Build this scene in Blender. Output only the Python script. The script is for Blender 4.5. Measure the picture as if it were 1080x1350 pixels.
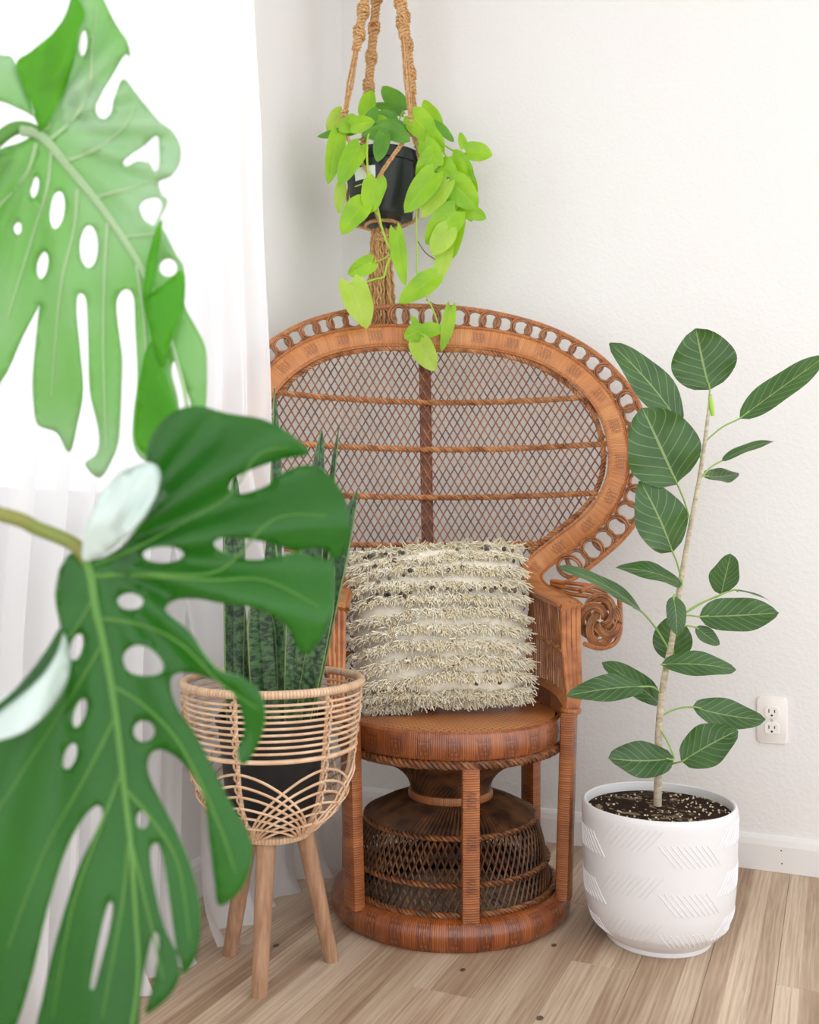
import bpy, bmesh, math, random
from mathutils import Vector, Matrix
from mathutils.geometry import delaunay_2d_cdt

for o in list(bpy.data.objects): bpy.data.objects.remove(o)
SC = bpy.context.scene
COL = SC.collection
R = random.Random(7)
PI = math.pi
V = Vector

# ------------------------------------------------------------------ camera, light, exposure
F, HZ, CX, CH = 1280.0, 700.0, 540.0, 0.826        # focal length px, horizon row, centre column, camera height m
cam_d = bpy.data.cameras.new('camera'); cam = bpy.data.objects.new('camera', cam_d); COL.objects.link(cam)
cam.location = (0, 0, CH); cam.rotation_euler = (PI/2, 0, 0)
cam_d.sensor_fit = 'VERTICAL'; cam_d.sensor_height = 36; cam_d.lens = F/1350*36
cam_d.shift_y = (HZ-675)/1350
cam_d.clip_start = 0.02
cam_d.dof.use_dof = True; cam_d.dof.focus_distance = 2.1; cam_d.dof.aperture_fstop = 4.2
SC.camera = cam
world = bpy.data.worlds.new('sky'); SC.world = world; world.use_nodes = True
bg = world.node_tree.nodes['Background']
bg.inputs[0].default_value = (0.985, 0.99, 1.0, 1); bg.inputs[1].default_value = 1.0
SC.view_settings.view_transform = 'Standard'; SC.view_settings.look = 'None'
SC.view_settings.gamma = 1; SC.view_settings.use_curve_mapping = False
SC.view_settings.exposure = 0.96

def P(px, py, Y):
    "pixel + depth -> world point"
    return V(((px-CX)/F*Y, Y, CH-(py-HZ)/F*Y))

# ------------------------------------------------------------------ materials
def lin(c):
    return tuple((x/255/12.92 if x/255 <= .04045 else ((x/255+.055)/1.055)**2.4) for x in c) + (1,)

class NT:
    def __init__(s, name):
        s.mat = bpy.data.materials.new(name); s.mat.use_nodes = True
        s.t = s.mat.node_tree; s.N = s.t.nodes; s.L = s.t.links
        s.b = s.N['Principled BSDF']; s.out = s.N['Material Output']
    def n(s, kind, **kw):
        x = s.N.new(kind)
        for k, v in kw.items(): setattr(x, k, v)
        return x
    def put(s, sock, v):
        if hasattr(v, 'is_output'): s.L.new(v, sock)
        else: sock.default_value = v
    def m(s, op, a, b=0.0, c=0.0):
        x = s.n('ShaderNodeMath', operation=op)
        s.put(x.inputs[0], a); s.put(x.inputs[1], b)
        if len(x.inputs) > 2: s.put(x.inputs[2], c)
        return x.outputs[0]
    def mix(s, f, a, b):
        x = s.n('ShaderNodeMix', data_type='RGBA')
        s.put(x.inputs[0], f); s.put(x.inputs[6], a); s.put(x.inputs[7], b)
        return x.outputs[2]
    def uv(s):
        x = s.n('ShaderNodeSeparateXYZ'); s.L.new(s.n('ShaderNodeUVMap').outputs[0], x.inputs[0])
        return x.outputs[0], x.outputs[1]
    def obj(s):
        return s.n('ShaderNodeTexCoord').outputs['Object']
    def noise(s, scale, vec=None, detail=2.0, rough=.5):
        x = s.n('ShaderNodeTexNoise'); x.inputs['Scale'].default_value = scale; x.inputs['Detail'].default_value = detail
        x.inputs['Roughness'].default_value = rough
        s.put(x.inputs['Vector'], vec if vec is not None else s.obj())
        return x.outputs['Fac']
    def ramp(s, f, p0, p1):
        x = s.n('ShaderNodeMapRange'); s.put(x.inputs[0], f)
        x.inputs[1].default_value = p0; x.inputs[2].default_value = p1
        return x.outputs[0]
    def scale(s, vec, sc):
        x = s.n('ShaderNodeMapping'); s.put(x.inputs[0], vec); x.inputs['Scale'].default_value = sc
        return x.outputs[0]
    def bump(s, h, strength=.3, dist=.002):
        x = s.n('ShaderNodeBump'); x.inputs['Strength'].default_value = strength; x.inputs['Distance'].default_value = dist
        s.put(x.inputs['Height'], h); s.L.new(x.outputs[0], s.b.inputs['Normal'])
        return x.outputs[0]
    def base(s, c, rough=.5, spec=None, coat=None):
        s.put(s.b.inputs['Base Color'], c); s.put(s.b.inputs['Roughness'], rough)
        if spec is not None: s.b.inputs['Specular IOR Level'].default_value = spec
        if coat is not None: s.b.inputs['Coat Weight'].default_value = coat; s.b.inputs['Coat Roughness'].default_value = .25
        return s.mat
    def translucent(s, col, fac):
        t = s.n('ShaderNodeBsdfTranslucent'); s.put(t.inputs[0], col)
        x = s.n('ShaderNodeMixShader'); x.inputs[0].default_value = fac
        s.L.new(s.b.outputs[0], x.inputs[1]); s.L.new(t.outputs[0], x.inputs[2]); s.L.new(x.outputs[0], s.out.inputs[0])
        return x.outputs[0]

def plain(name, c, rough=.5, nz=None, c2=None, bump=0, spec=None, coat=None, bscale=None):
    k = NT(name); col = lin(c)
    if nz: col = k.mix(k.ramp(k.noise(nz, detail=3), .35, .65), lin(c), lin(c2))
    if bump: k.bump(k.noise(bscale or nz, detail=3), bump)
    return k.base(col, rough, spec, coat)

def mat_wall():
    k = NT('wall_paint')
    a = k.ramp(k.noise(95, detail=2, rough=.4), .42, .62)
    b = k.noise(190, detail=1)
    k.bump(k.m('ADD', a, k.m('MULTIPLY', b, .5)), .2, .0016)
    return k.base(lin((239, 238, 237)), .72, .25)

def mat_plank():
    k = NT('plank_wood'); oi = k.n('ShaderNodeObjectInfo').outputs['Random']
    tc = k.obj(); off = k.n('ShaderNodeCombineXYZ'); k.put(off.inputs[0], k.m('MULTIPLY', oi, 37.0)); k.put(off.inputs[1], k.m('MULTIPLY', oi, 91.0))
    add = k.n('ShaderNodeVectorMath', operation='ADD'); k.put(add.inputs[0], tc); k.put(add.inputs[1], off.outputs[0]); vec = add.outputs[0]
    broad = k.noise(1.0, k.scale(vec, (1.6, 16, 1)), 3, .6)
    grain = k.noise(1.0, k.scale(vec, (3, 170, 1)), 4, .7)
    w = k.n('ShaderNodeTexWave', wave_type='BANDS', bands_direction='Y'); k.put(w.inputs['Vector'], k.scale(vec, (.10, 1.1, 1)))
    w.inputs['Scale'].default_value = 26; w.inputs['Distortion'].default_value = 9; w.inputs['Detail'].default_value = 3; w.inputs['Detail Scale'].default_value = 1.3
    light = k.mix(oi, lin((224, 202, 176)), lin((206, 186, 164)))
    dark = k.mix(oi, lin((150, 118, 92)), lin((164, 136, 112)))
    f = k.m('ADD', k.m('MULTIPLY', k.ramp(broad, .3, .72), .62), k.m('MULTIPLY', w.outputs['Fac'], .2))
    yy = k.n('ShaderNodeSeparateXYZ'); k.put(yy.inputs[0], tc)
    strip = k.n('ShaderNodeTexWhiteNoise', noise_dimensions='1D'); k.put(strip.inputs['W'], k.m('ADD', k.m('MULTIPLY', oi, 531.0), k.m('FLOOR', k.m('DIVIDE', k.m('ADD', yy.outputs[1], .061), .0407))))
    f = k.m('ADD', f, k.m('MULTIPLY', k.m('SUBTRACT', strip.outputs[0], .5), .8))
    c = k.mix(f, light, dark)
    c = k.mix(k.m('MULTIPLY', k.ramp(grain, .48, .72), .6), c, lin((126, 101, 82)))
    vo = k.n('ShaderNodeTexVoronoi'); k.put(vo.inputs['Vector'], k.scale(vec, (7, 11, 1))); vo.inputs['Scale'].default_value = 1.0
    knot = k.m('LESS_THAN', vo.outputs['Distance'], .065)
    c = k.mix(k.m('MULTIPLY', knot, .85), c, lin((60, 44, 34)))
    k.bump(grain, .12, .001)
    return k.base(c, .5, .35)

def mat_sheer():
    k = NT('sheer_fabric')
    d = k.n('ShaderNodeBsdfDiffuse'); d.inputs[0].default_value = lin((243, 243, 245))
    t = k.n('ShaderNodeBsdfTranslucent'); t.inputs[0].default_value = lin((250, 250, 252))
    p = k.n('ShaderNodeBsdfTransparent')
    a = k.n('ShaderNodeMixShader'); a.inputs[0].default_value = .45
    k.L.new(d.outputs[0], a.inputs[1]); k.L.new(t.outputs[0], a.inputs[2])
    b = k.n('ShaderNodeMixShader'); b.inputs[0].default_value = .2
    k.L.new(a.outputs[0], b.inputs[1]); k.L.new(p.outputs[0], b.inputs[2]); k.L.new(b.outputs[0], k.out.inputs[0])
    return k.mat

def mat_wrap(name, c, c2, cd, pitch=.0042, key=0.0, rough=.38, coat=.35):
    "cane wrapped round a core: fine grooves across the length (UV u in metres), optional woven key motifs"
    k = NT(name); u, v = k.uv()
    s = k.m('ABSOLUTE', k.m('SINE', k.m('MULTIPLY', u, PI/pitch)))
    strip = k.n('ShaderNodeTexWhiteNoise', noise_dimensions='1D'); k.put(strip.inputs['W'], k.m('FLOOR', k.m('DIVIDE', u, pitch)))
    nz = k.ramp(k.noise(14, detail=3), .3, .7)
    col = k.mix(nz, lin(c), lin(c2))
    col = k.mix(k.m('MULTIPLY', strip.outputs[0], .32), col, lin(cd))
    col = k.mix(k.m('MULTIPLY', k.m('LESS_THAN', s, .28), .7), col, lin(cd))
    h = s
    if key:
        fu = k.m('MULTIPLY', k.m('SUBTRACT', k.m('FRACT', k.m('DIVIDE', u, key)), .5), key)     # metres from the motif centre
        inside = k.m('MULTIPLY', k.m('LESS_THAN', k.m('ABSOLUTE', fu), .0175), k.m('LESS_THAN', k.m('ABSOLUTE', v), .55))
        q = k.m('MAXIMUM', k.m('DIVIDE', k.m('ABSOLUTE', fu), .0175), k.m('DIVIDE', k.m('ABSOLUTE', v), .55))
        ring = k.m('GREATER_THAN', k.m('FRACT', k.m('MULTIPLY', q, 2.6)), .52)
        vert = k.m('GREATER_THAN', k.m('FRACT', k.m('DIVIDE', k.m('ADD', fu, k.m('MULTIPLY', v, .006)), .0085)), .6)
        pat = k.m('MULTIPLY', inside, k.m('MAXIMUM', ring, vert))
        col = k.mix(k.m('MULTIPLY', pat, .55), col, lin(cd))
        h = k.m('SUBTRACT', s, k.m('MULTIPLY', pat, 1.2))
    k.bump(h, .55, .0012)
    return k.base(col, rough, .5, coat)

def mat_seat():
    k = NT('woven_cane_seat'); tc = k.n('ShaderNodeSeparateXYZ'); k.L.new(k.obj(), tc.inputs[0])
    a = k.m('MULTIPLY', k.m('ADD', tc.outputs[0], tc.outputs[1]), 62.0); b = k.m('MULTIPLY', k.m('SUBTRACT', tc.outputs[0], tc.outputs[1]), 62.0)
    hx = k.m('ABSOLUTE', k.m('SINE', k.m('MULTIPLY', a, PI))); hy = k.m('ABSOLUTE', k.m('SINE', k.m('MULTIPLY', b, PI)))
    hole = k.m('MULTIPLY', k.m('GREATER_THAN', hx, .72), k.m('GREATER_THAN', hy, .6))
    col = k.mix(k.ramp(k.noise(9), .3, .7), lin((206, 132, 68)), lin((178, 102, 50)))
    col = k.mix(k.m('MULTIPLY', hole, .8), col, lin((84, 38, 20)))
    k.bump(k.m('SUBTRACT', k.m('MULTIPLY', k.m('ADD', hx, hy), .3), hole), .6, .0015)
    return k.base(col, .35, .5, .4)

def mat_leaf(name, c, c2, vein, nvein=8.0, slope=.55, rough=.35, tr=.25, trc=(150, 200, 60), veinf=.6, spec=.5):
    k = NT(name); u, v = k.uv(); av = k.m('ABSOLUTE', v)
    col = k.mix(k.ramp(k.noise(16, detail=2), .35, .65), lin(c), lin(c2))
    lat = k.m('FRACT', k.m('MULTIPLY', k.m('SUBTRACT', u, k.m('MULTIPLY', av, slope*.5)), nvein))
    latm = k.m('MULTIPLY', k.m('LESS_THAN', k.m('ABSOLUTE', k.m('SUBTRACT', lat, .5)), .045), .6)
    mid = k.m('LESS_THAN', av, .034)
    vm = k.m('MULTIPLY', k.m('MAXIMUM', mid, latm), veinf)
    col = k.mix(vm, col, lin(vein))
    bulge = k.m('ABSOLUTE', k.m('SUBTRACT', lat, .5))
    k.bump(k.m('SUBTRACT', bulge, k.m('MULTIPLY', mid, .5)), .35, .0016)
    k.base(col, rough, spec)
    k.translucent(k.mix(vm, lin(trc), lin(vein)), tr)
    return k.mat

def mat_snake():
    k = NT('snake_plant_leaf'); u, v = k.uv(); av = k.m('ABSOLUTE', v)
    vec = k.n('ShaderNodeCombineXYZ'); k.put(vec.inputs[0], k.m('MULTIPLY', u, 42.0)); k.put(vec.inputs[1], k.m('MULTIPLY', v, 1.6))
    oi = k.n('ShaderNodeObjectInfo').outputs['Random']; k.put(vec.inputs[2], k.m('MULTIPLY', oi, 60.0))
    n = k.noise(1.0, vec.outputs[0], 4, .7)
    col = k.mix(k.ramp(n, .42, .6), lin((24, 48, 34)), lin((78, 116, 70)))
    col = k.mix(k.m('MULTIPLY', k.m('GREATER_THAN', av, .92), .6), col, lin((140, 168, 100)))
    return k.base(col, .35, .5)

def mat_monstera(name, c, c2, rough, tr, trc, spec=.5):
    k = NT(name)
    col = k.mix(k.ramp(k.noise(6, detail=2), .35, .65), lin(c), lin(c2))
    k.base(col, rough, spec); k.translucent(lin(trc), tr)
    return k.mat

def mat_soil():
    k = NT('potting_soil')
    vo = k.n('ShaderNodeTexVoronoi'); vo.inputs['Scale'].default_value = 95; k.put(vo.inputs['Vector'], k.obj())
    sp = k.n('ShaderNodeSeparateColor'); k.L.new(vo.outputs['Color'], sp.inputs[0])
    f = k.m('MULTIPLY', k.m('GREATER_THAN', sp.outputs[0], .72), k.ramp(k.noise(14, detail=1), .45, .6))
    col = k.mix(k.noise(60), lin((28, 20, 17)), lin((66, 48, 38)))
    col = k.mix(k.m('MULTIPLY', f, .7), col, lin((170, 150, 120)))
    k.bump(k.noise(120, detail=3), 1.0, .006)
    return k.base(col, .95, .1)

def mat_planter():
    k = NT('white_ceramic'); u, v = k.uv()                 # u = arc metres, v = height metres
    k.bump(k.noise(300), .05, .001)
    return k.base(lin((233, 233, 236)), .42, .45)

M = {}
M['wall'] = mat_wall()
M['trim'] = plain('trim_paint', (238, 236, 235), .4)
M['ceil'] = plain('ceiling_paint', (244, 243, 240), .8, bump=.3, bscale=120)
M['plank'] = mat_plank()
M['subfloor'] = plain('subfloor', (150, 132, 112), .8)
M['sheer'] = mat_sheer()
M['band'] = mat_wrap('wrapped_rattan_band', (222, 152, 88), (200, 122, 62), (128, 66, 28), key=.088)
M['wrap'] = mat_wrap('wrapped_rattan', (206, 134, 72), (176, 100, 48), (100, 50, 22), pitch=.0046)
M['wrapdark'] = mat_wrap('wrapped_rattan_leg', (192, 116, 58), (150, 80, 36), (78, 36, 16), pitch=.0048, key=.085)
M['rim'] = mat_wrap('wrapped_rattan_seat_rim', (182, 102, 48), (148, 74, 34), (74, 32, 16), pitch=.0046, key=.062, rough=.25, coat=.6)
M['cane'] = plain('rattan_cane', (172, 112, 68), .42, 25, (126, 76, 44), spec=.5)
M['canebright'] = plain('glossy_rattan_cane', (204, 130, 68), .32, 30, (160, 90, 44), spec=.5, coat=.3)
M['lattice2'] = plain('lattice_cane_light', (176, 118, 84), .45, 30, (128, 80, 56), spec=.5)
M['lattice'] = plain('lattice_cane', (142, 92, 66), .45, 30, (98, 60, 44), spec=.5)
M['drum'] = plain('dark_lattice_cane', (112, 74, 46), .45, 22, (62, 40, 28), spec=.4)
M['braid'] = plain('braided_cane', (200, 140, 90), .45, 40, (140, 84, 48))
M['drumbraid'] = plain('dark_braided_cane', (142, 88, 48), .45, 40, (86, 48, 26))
M['loopc'] = plain('loop_cane', (182, 122, 78), .4, 40, (128, 78, 46))
M['seat'] = mat_seat()
M['palecane'] = plain('pale_rattan', (238, 206, 174), .5, 30, (218, 178, 144))
M['palewrap'] = mat_wrap('pale_wrapped_rattan', (240, 210, 178), (224, 186, 150), (160, 116, 86), pitch=.006, rough=.5, coat=.0)
k = NT('turned_wood'); g = k.noise(1.0, k.scale(k.obj(), (90, 90, 7)), 3, .6)
k.bump(g, .1, .001); M['wood'] = k.base(k.mix(k.ramp(g, .3, .7), lin((192, 154, 124)), lin((152, 114, 88))), .5, .3)
M['black'] = plain('black_plastic', (34, 38, 40), .35, spec=.4)
M['white'] = mat_planter()
M['soil'] = mat_soil()
k = NT('pale_bark'); g = k.noise(1.0, k.scale(k.obj(), (60, 60, 160)), 3)
k.bump(g, .3, .002); M['bark'] = k.base(k.mix(k.ramp(g, .3, .7), lin((214, 204, 182)), lin((172, 158, 134))), .75, .2)
M['ficus'] = mat_leaf('ficus_leaf', (56, 94, 46), (40, 76, 38), (170, 192, 124), 7.5, .6, .3, .14, (120, 175, 50), .55)
M['petiole'] = plain('green_petiole', (142, 176, 92), .45)
M['bud'] = plain('leaf_bud', (160, 206, 72), .4)
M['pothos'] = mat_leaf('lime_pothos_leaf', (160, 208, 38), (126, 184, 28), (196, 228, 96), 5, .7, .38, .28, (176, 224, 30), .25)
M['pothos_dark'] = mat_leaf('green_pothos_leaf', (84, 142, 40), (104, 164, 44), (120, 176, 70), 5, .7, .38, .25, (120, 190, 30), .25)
M['pothos_pale'] = mat_leaf('pale_pothos_leaf', (190, 222, 96), (172, 210, 70), (214, 236, 140), 5, .7, .38, .34, (190, 230, 70), .25)
M['vine'] = plain('vine_stem', (158, 192, 62), .5)
M['dryvine'] = plain('dry_tendril', (110, 92, 60), .6)
M['snake'] = mat_snake()
M['mon_top'] = mat_monstera('monstera_upper_side', (44, 92, 38), (32, 76, 30), .3, .36, (110, 210, 20), .5)
M['mon_under'] = mat_monstera('monstera_underside', (202, 226, 200), (146, 200, 120), .3, .5, (160, 222, 100), .6)  # pale mottle paints sky gloss, green mottle paints light through the leaf
M['mon_bright'] = mat_monstera('monstera_backlit_side', (110, 180, 40), (88, 164, 34), .35, .55, (140, 225, 20), .5)  # folded-over upper side, light shining through is put into its green
M['mon_pale'] = mat_monstera('monstera_underside_sheen', (226, 238, 236), (208, 228, 222), .18, .15, (150, 210, 120), .7)  # whitish tone is the window's reflection, put into the colour
M['mon_vein'] = mat_monstera('monstera_vein', (104, 156, 70), (92, 146, 62), .4, .2, (140, 200, 60))
M['mon_vein2'] = mat_monstera('monstera_underside_vein', (218, 234, 208), (204, 226, 192), .4, .5, (200, 232, 150))
M['mon_stem'] = plain('monstera_petiole', (116, 138, 62), .5, 14, (150, 130, 70))
M['jute'] = plain('jute_cord', (222, 180, 128), .85, 160, (188, 142, 94), bump=.6, bscale=300)
M['bead'] = plain('wooden_bead', (170, 96, 44), .35, spec=.5)
M['cream'] = plain('cream_cotton', (252, 246, 234), .9, 60, (246, 238, 222), bump=.3, bscale=400)
M['fringe'] = plain('cream_fringe', (255, 250, 234), .85, 55, (250, 237, 206))
M['sequin'] = plain('olive_sequin', (96, 88, 60), .3, spec=.7)
M['sequin_d'] = plain('dark_sequin', (48, 42, 36), .35, spec=.6)
M['plastic'] = plain('white_plastic', (244, 240, 236), .3)
M['slot'] = plain('dark_slot', (40, 32, 30), .6)
M['metal'] = plain('brushed_metal', (190, 188, 184), .35); M['metal'].node_tree.nodes['Principled BSDF'].inputs['Metallic'].default_value = 1
M['tagp'] = plain('paper_tag', (236, 240, 240), .6)
M['terracotta'] = plain('terracotta', (190, 110, 78), .8, 20, (172, 96, 66))
M['windframe'] = plain('window_vinyl', (244, 244, 244), .35)
M['perlite'] = plain('perlite', (228, 214, 186), .9)
k = NT('window_glass'); gl = k.n('ShaderNodeBsdfGlossy'); gl.inputs['Roughness'].default_value = .02; tp = k.n('ShaderNodeBsdfTransparent')
mx = k.n('ShaderNodeMixShader'); mx.inputs[0].default_value = .06; k.L.new(tp.outputs[0], mx.inputs[1]); k.L.new(gl.outputs[0], mx.inputs[2]); k.L.new(mx.outputs[0], k.out.inputs[0])
M['glass'] = k.mat

# ------------------------------------------------------------------ mesh helpers
class MB:
    def __init__(s): s.v = []; s.f = []; s.uv = []
    def add(s, verts, faces, uvs=None):
        b = len(s.v); s.v += [tuple(x) for x in verts]
        for f in faces:
            s.f.append([b+i for i in f]); s.uv.append([uvs[i] for i in f] if uvs else [(0, 0)]*len(f))
        return s
    def box(s, c, size, M3=None):
        c = V(c); q = []
        for x in (-.5, .5):
            for y in (-.5, .5):
                for z in (-.5, .5):
                    d = V((x*size[0], y*size[1], z*size[2]))
                    q.append(c+(M3 @ d if M3 else d))
        return s.add(q, [(0, 1, 3, 2), (4, 6, 7, 5), (0, 4, 5, 1), (2, 3, 7, 6), (0, 2, 6, 4), (1, 5, 7, 3)])
    def tube(s, pts, r, sides=6, closed=False, cap=True, flat=None):
        pts = [V(p) for p in pts]; n = len(pts)
        if n < 2: return s
        rr = r if isinstance(r, (list, tuple)) else [r]*n
        tan = []
        for i in range(n):
            a = pts[(i-1) % n] if (closed or i > 0) else pts[i]; b = pts[(i+1) % n] if (closed or i < n-1) else pts[i]
            t = (b-a); tan.append(t.normalized() if t.length > 1e-9 else V((0, 0, 1)))
        ref = V((0, 0, 1)) if abs(tan[0].z) < .9 else V((0, 1, 0))
        nx = tan[0].cross(ref).normalized(); verts = []; uvs = []; L = 0
        for i in range(n):
            if i: L += (pts[i]-pts[i-1]).length
            nx = (nx-tan[i]*nx.dot(tan[i]))
            nx = nx.normalized() if nx.length > 1e-8 else tan[i].orthogonal().normalized()
            ny = tan[i].cross(nx)
            for j in range(sides):
                a = 2*PI*j/sides
                verts.append(pts[i]+(nx*math.cos(a)+ny*math.sin(a))*rr[i]); uvs.append((L, j/sides))
        faces = []
        for i in range(n if closed else n-1):
            i2 = (i+1) % n
            for j in range(sides):
                j2 = (j+1) % sides
                faces.append((i*sides+j, i*sides+j2, i2*sides+j2, i2*sides+j))
        if cap and not closed:
            faces.append(tuple(range(sides-1, -1, -1))); faces.append(tuple((n-1)*sides+j for j in range(sides)))
        return s.add(verts, faces, uvs)
    def rev(s, prof, c=(0, 0, 0), seg=48, sx=1.0, sy=1.0, captop=False, capbot=False, vn=False):
        "prof: list of (r,z)"
        verts = []; uvs = []; faces = []; L = [0]
        rm = max(p[0] for p in prof)
        for i in range(1, len(prof)): L.append(L[-1]+math.hypot(prof[i][0]-prof[i-1][0], prof[i][1]-prof[i-1][1]))
        for i, (r, z) in enumerate(prof):
            for j in range(seg+1):
                a = 2*PI*j/seg
                verts.append((c[0]+r*sx*math.cos(a), c[1]+r*sy*math.sin(a), c[2]+z)); uvs.append((a*rm, 2*L[i]/L[-1]-1 if vn else z))
        w = seg+1
        for i in range(len(prof)-1):
            for j in range(seg): faces.append((i*w+j, i*w+j+1, (i+1)*w+j+1, (i+1)*w+j))
        if capbot: faces.append(tuple(range(seg-1, -1, -1)))
        if captop: faces.append(tuple((len(prof)-1)*w+j for j in range(seg)))
        return s.add(verts, faces, uvs)
    def rope(s, pts, strands=2, rad=.004, sr=.003, pitch=.03, sides=5, closed=False, step=None):
        "strands twisted round a path"
        pts = resample(pts, step or pitch/7, closed)
        n = len(pts); L = [0]
        for i in range(1, n): L.append(L[-1]+(pts[i]-pts[i-1]).length)
        if closed:
            tot = L[-1]+(pts[0]-pts[-1]).length; pitch = tot/max(1, round(tot/pitch))
        for k in range(strands):
            q = []
            for i in range(n):
                a = pts[i-1] if (i or closed) else pts[i]; b = pts[(i+1) % n] if (i < n-1 or closed) else pts[i]
                t = (b-a).normalized(); ref = V((0, 0, 1)) if abs(t.z) < .8 else V((0, 1, 0))
                nx = t.cross(ref).normalized(); ny = t.cross(nx); a = 2*PI*(L[i]/pitch+k/strands)
                q.append(pts[i]+(nx*math.cos(a)+ny*math.sin(a))*rad)
            s.tube(q, sr, sides, closed)
        return s
    def mesh(s, name, mat, smooth=True, sharp=None):
        me = bpy.data.meshes.new(name); me.from_pydata(s.v, [], s.f)
        ul = me.uv_layers.new(name='UVMap'); flat = []
        for u in s.uv:
            for a in u: flat += [a[0], a[1]]
        ul.data.foreach_set('uv', flat)
        for m in (mat if isinstance(mat, (list, tuple)) else [mat]): me.materials.append(m)
        if smooth: me.polygons.foreach_set('use_smooth', [True]*len(me.polygons))
        if smooth and sharp: me.set_sharp_from_angle(angle=math.radians(sharp))
        me.update(); return me
    def build(s, name, mat, parent=None, smooth=True, sharp=40, stuff=False, origin=None):
        if origin is not None: s.v = [tuple(V(x)-V(origin)) for x in s.v]
        o = bpy.data.objects.new(name, s.mesh(name, mat, smooth, sharp)); COL.objects.link(o)
        if parent: o.parent = parent
        if origin is not None: o.location = V(origin)
        if stuff: o['kind'] = 'stuff'
        return o

def resample(pts, step, closed=False):
    pts = [V(p) for p in pts]; src = pts+[pts[0]] if closed else pts
    L = [0]
    for i in range(1, len(src)): L.append(L[-1]+(src[i]-src[i-1]).length)
    n = max(2, int(round(L[-1]/step))); out = []; k = 0
    for i in range(n if closed else n+1):
        d = L[-1]*i/n
        while k < len(L)-2 and L[k+1] < d: k += 1
        t = (d-L[k])/max(1e-9, L[k+1]-L[k]); out.append(src[k].lerp(src[k+1], min(1, max(0, t))))
    return out

def spline(pts, sub=6, closed=False):
    pts = [V(p) for p in pts]; n = len(pts); out = []
    for i in range(n if closed else n-1):
        g = (lambda k: pts[k % n]) if closed else (lambda k: pts[min(n-1, max(0, k))])
        a, b, c, d = g(i-1), g(i), g(i+1), g(i+2)
        for j in range(sub):
            t = j/sub
            out.append(.5*((2*b)+(c-a)*t+(2*a-5*b+4*c-d)*t*t+(3*b-a-3*c+d)*t**3))
    if not closed: out.append(pts[-1])
    return out

def tag(o, label, cat, group=None):
    o['label'] = label; o['category'] = cat
    if group: o['group'] = group
    return o
def thing(name, label, cat, loc=(0, 0, 0), rz=0, group=None):
    o = bpy.data.objects.new(name, None); COL.objects.link(o); o.empty_display_size = .05
    o.location = loc; o.rotation_euler = (0, 0, rz)
    return tag(o, label, cat, group)
def struct(o): o['kind'] = 'structure'; return o
def part(mb, name, mat, root, **kw):
    "mesh given in world coordinates, parented to an unrotated root"
    l = V(root.location); mb.v = [tuple(V(x)-l) for x in mb.v]
    return mb.build(name, mat, root, **kw)

# ------------------------------------------------------------------ the room
SL = .438; NRM = math.hypot(1, SL)
CORNER = V((-.20, 2.84, 0))
DR = V((1/NRM, -SL/NRM, 0)); DL = V((-SL/NRM, -1/NRM, 0))      # along the right wall, along the left wall, both away from the corner
def WR(s, d, z): return CORNER+DR*s+DL*d+V((0, 0, z))           # d = into the room
def WL(s, d, z): return CORNER+DL*s+DR*d+V((0, 0, z))
CEIL = 2.60
ROT = Matrix((DR, DL, V((0, 0, 1)))).transposed()               # local x along right wall, y along left wall
def wbox(mb, s0, s1, t0, t1, z0, z1):
    c = CORNER+DR*((s0+s1)/2)+DL*((t0+t1)/2)+V((0, 0, (z0+z1)/2))
    return mb.box(c, (s1-s0, t1-t0, z1-z0), ROT)

floor = struct(wbox(MB(), -.1, 2.9, -.1, 3.6, -.06, -.012).build('floor', M['subfloor'], smooth=False))
PW = .122
mesh_cache = {}
row = 0; s = .004
while s < 2.85:
    t = -R.random()*.9
    while t < 3.5:
        ln = R.choice((.62, .78, .94, 1.1)); a, b = max(t, .003), min(t+ln, 3.55); t += ln
        if b-a < .04: continue
        key = round(b-a, 3); me = mesh_cache.get(key)
        if not me:
            mb = MB(); h = .0115; w = PW-.0006; l = (b-a)-.0006; c = .0007
            vs = [(-l/2, -w/2, -h), (l/2, -w/2, -h), (l/2, w/2, -h), (-l/2, w/2, -h),
                  (-l/2, -w/2, -c), (l/2, -w/2, -c), (l/2, w/2, -c), (-l/2, w/2, -c),
                  (-l/2+c, -w/2+c, 0), (l/2-c, -w/2+c, 0), (l/2-c, w/2-c, 0), (-l/2+c, w/2-c, 0)]
            fs = [(3, 2, 1, 0), (8, 9, 10, 11)]
            for i in range(4):
                j = (i+1) % 4; fs += [(i, j, 4+j, 4+i), (4+i, 4+j, 8+j, 8+i)]
            mb.add(vs, fs); me = mesh_cache[key] = mb.mesh('plank', M['plank'], False)
        o = bpy.data.objects.new('plank', me); COL.objects.link(o); o.parent = floor
        p = CORNER+DR*(s+PW/2)+DL*((a+b)/2); o.location = p; o.rotation_euler = (0, 0, math.atan2(DL.y, DL.x))
    s += PW; row += 1

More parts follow.
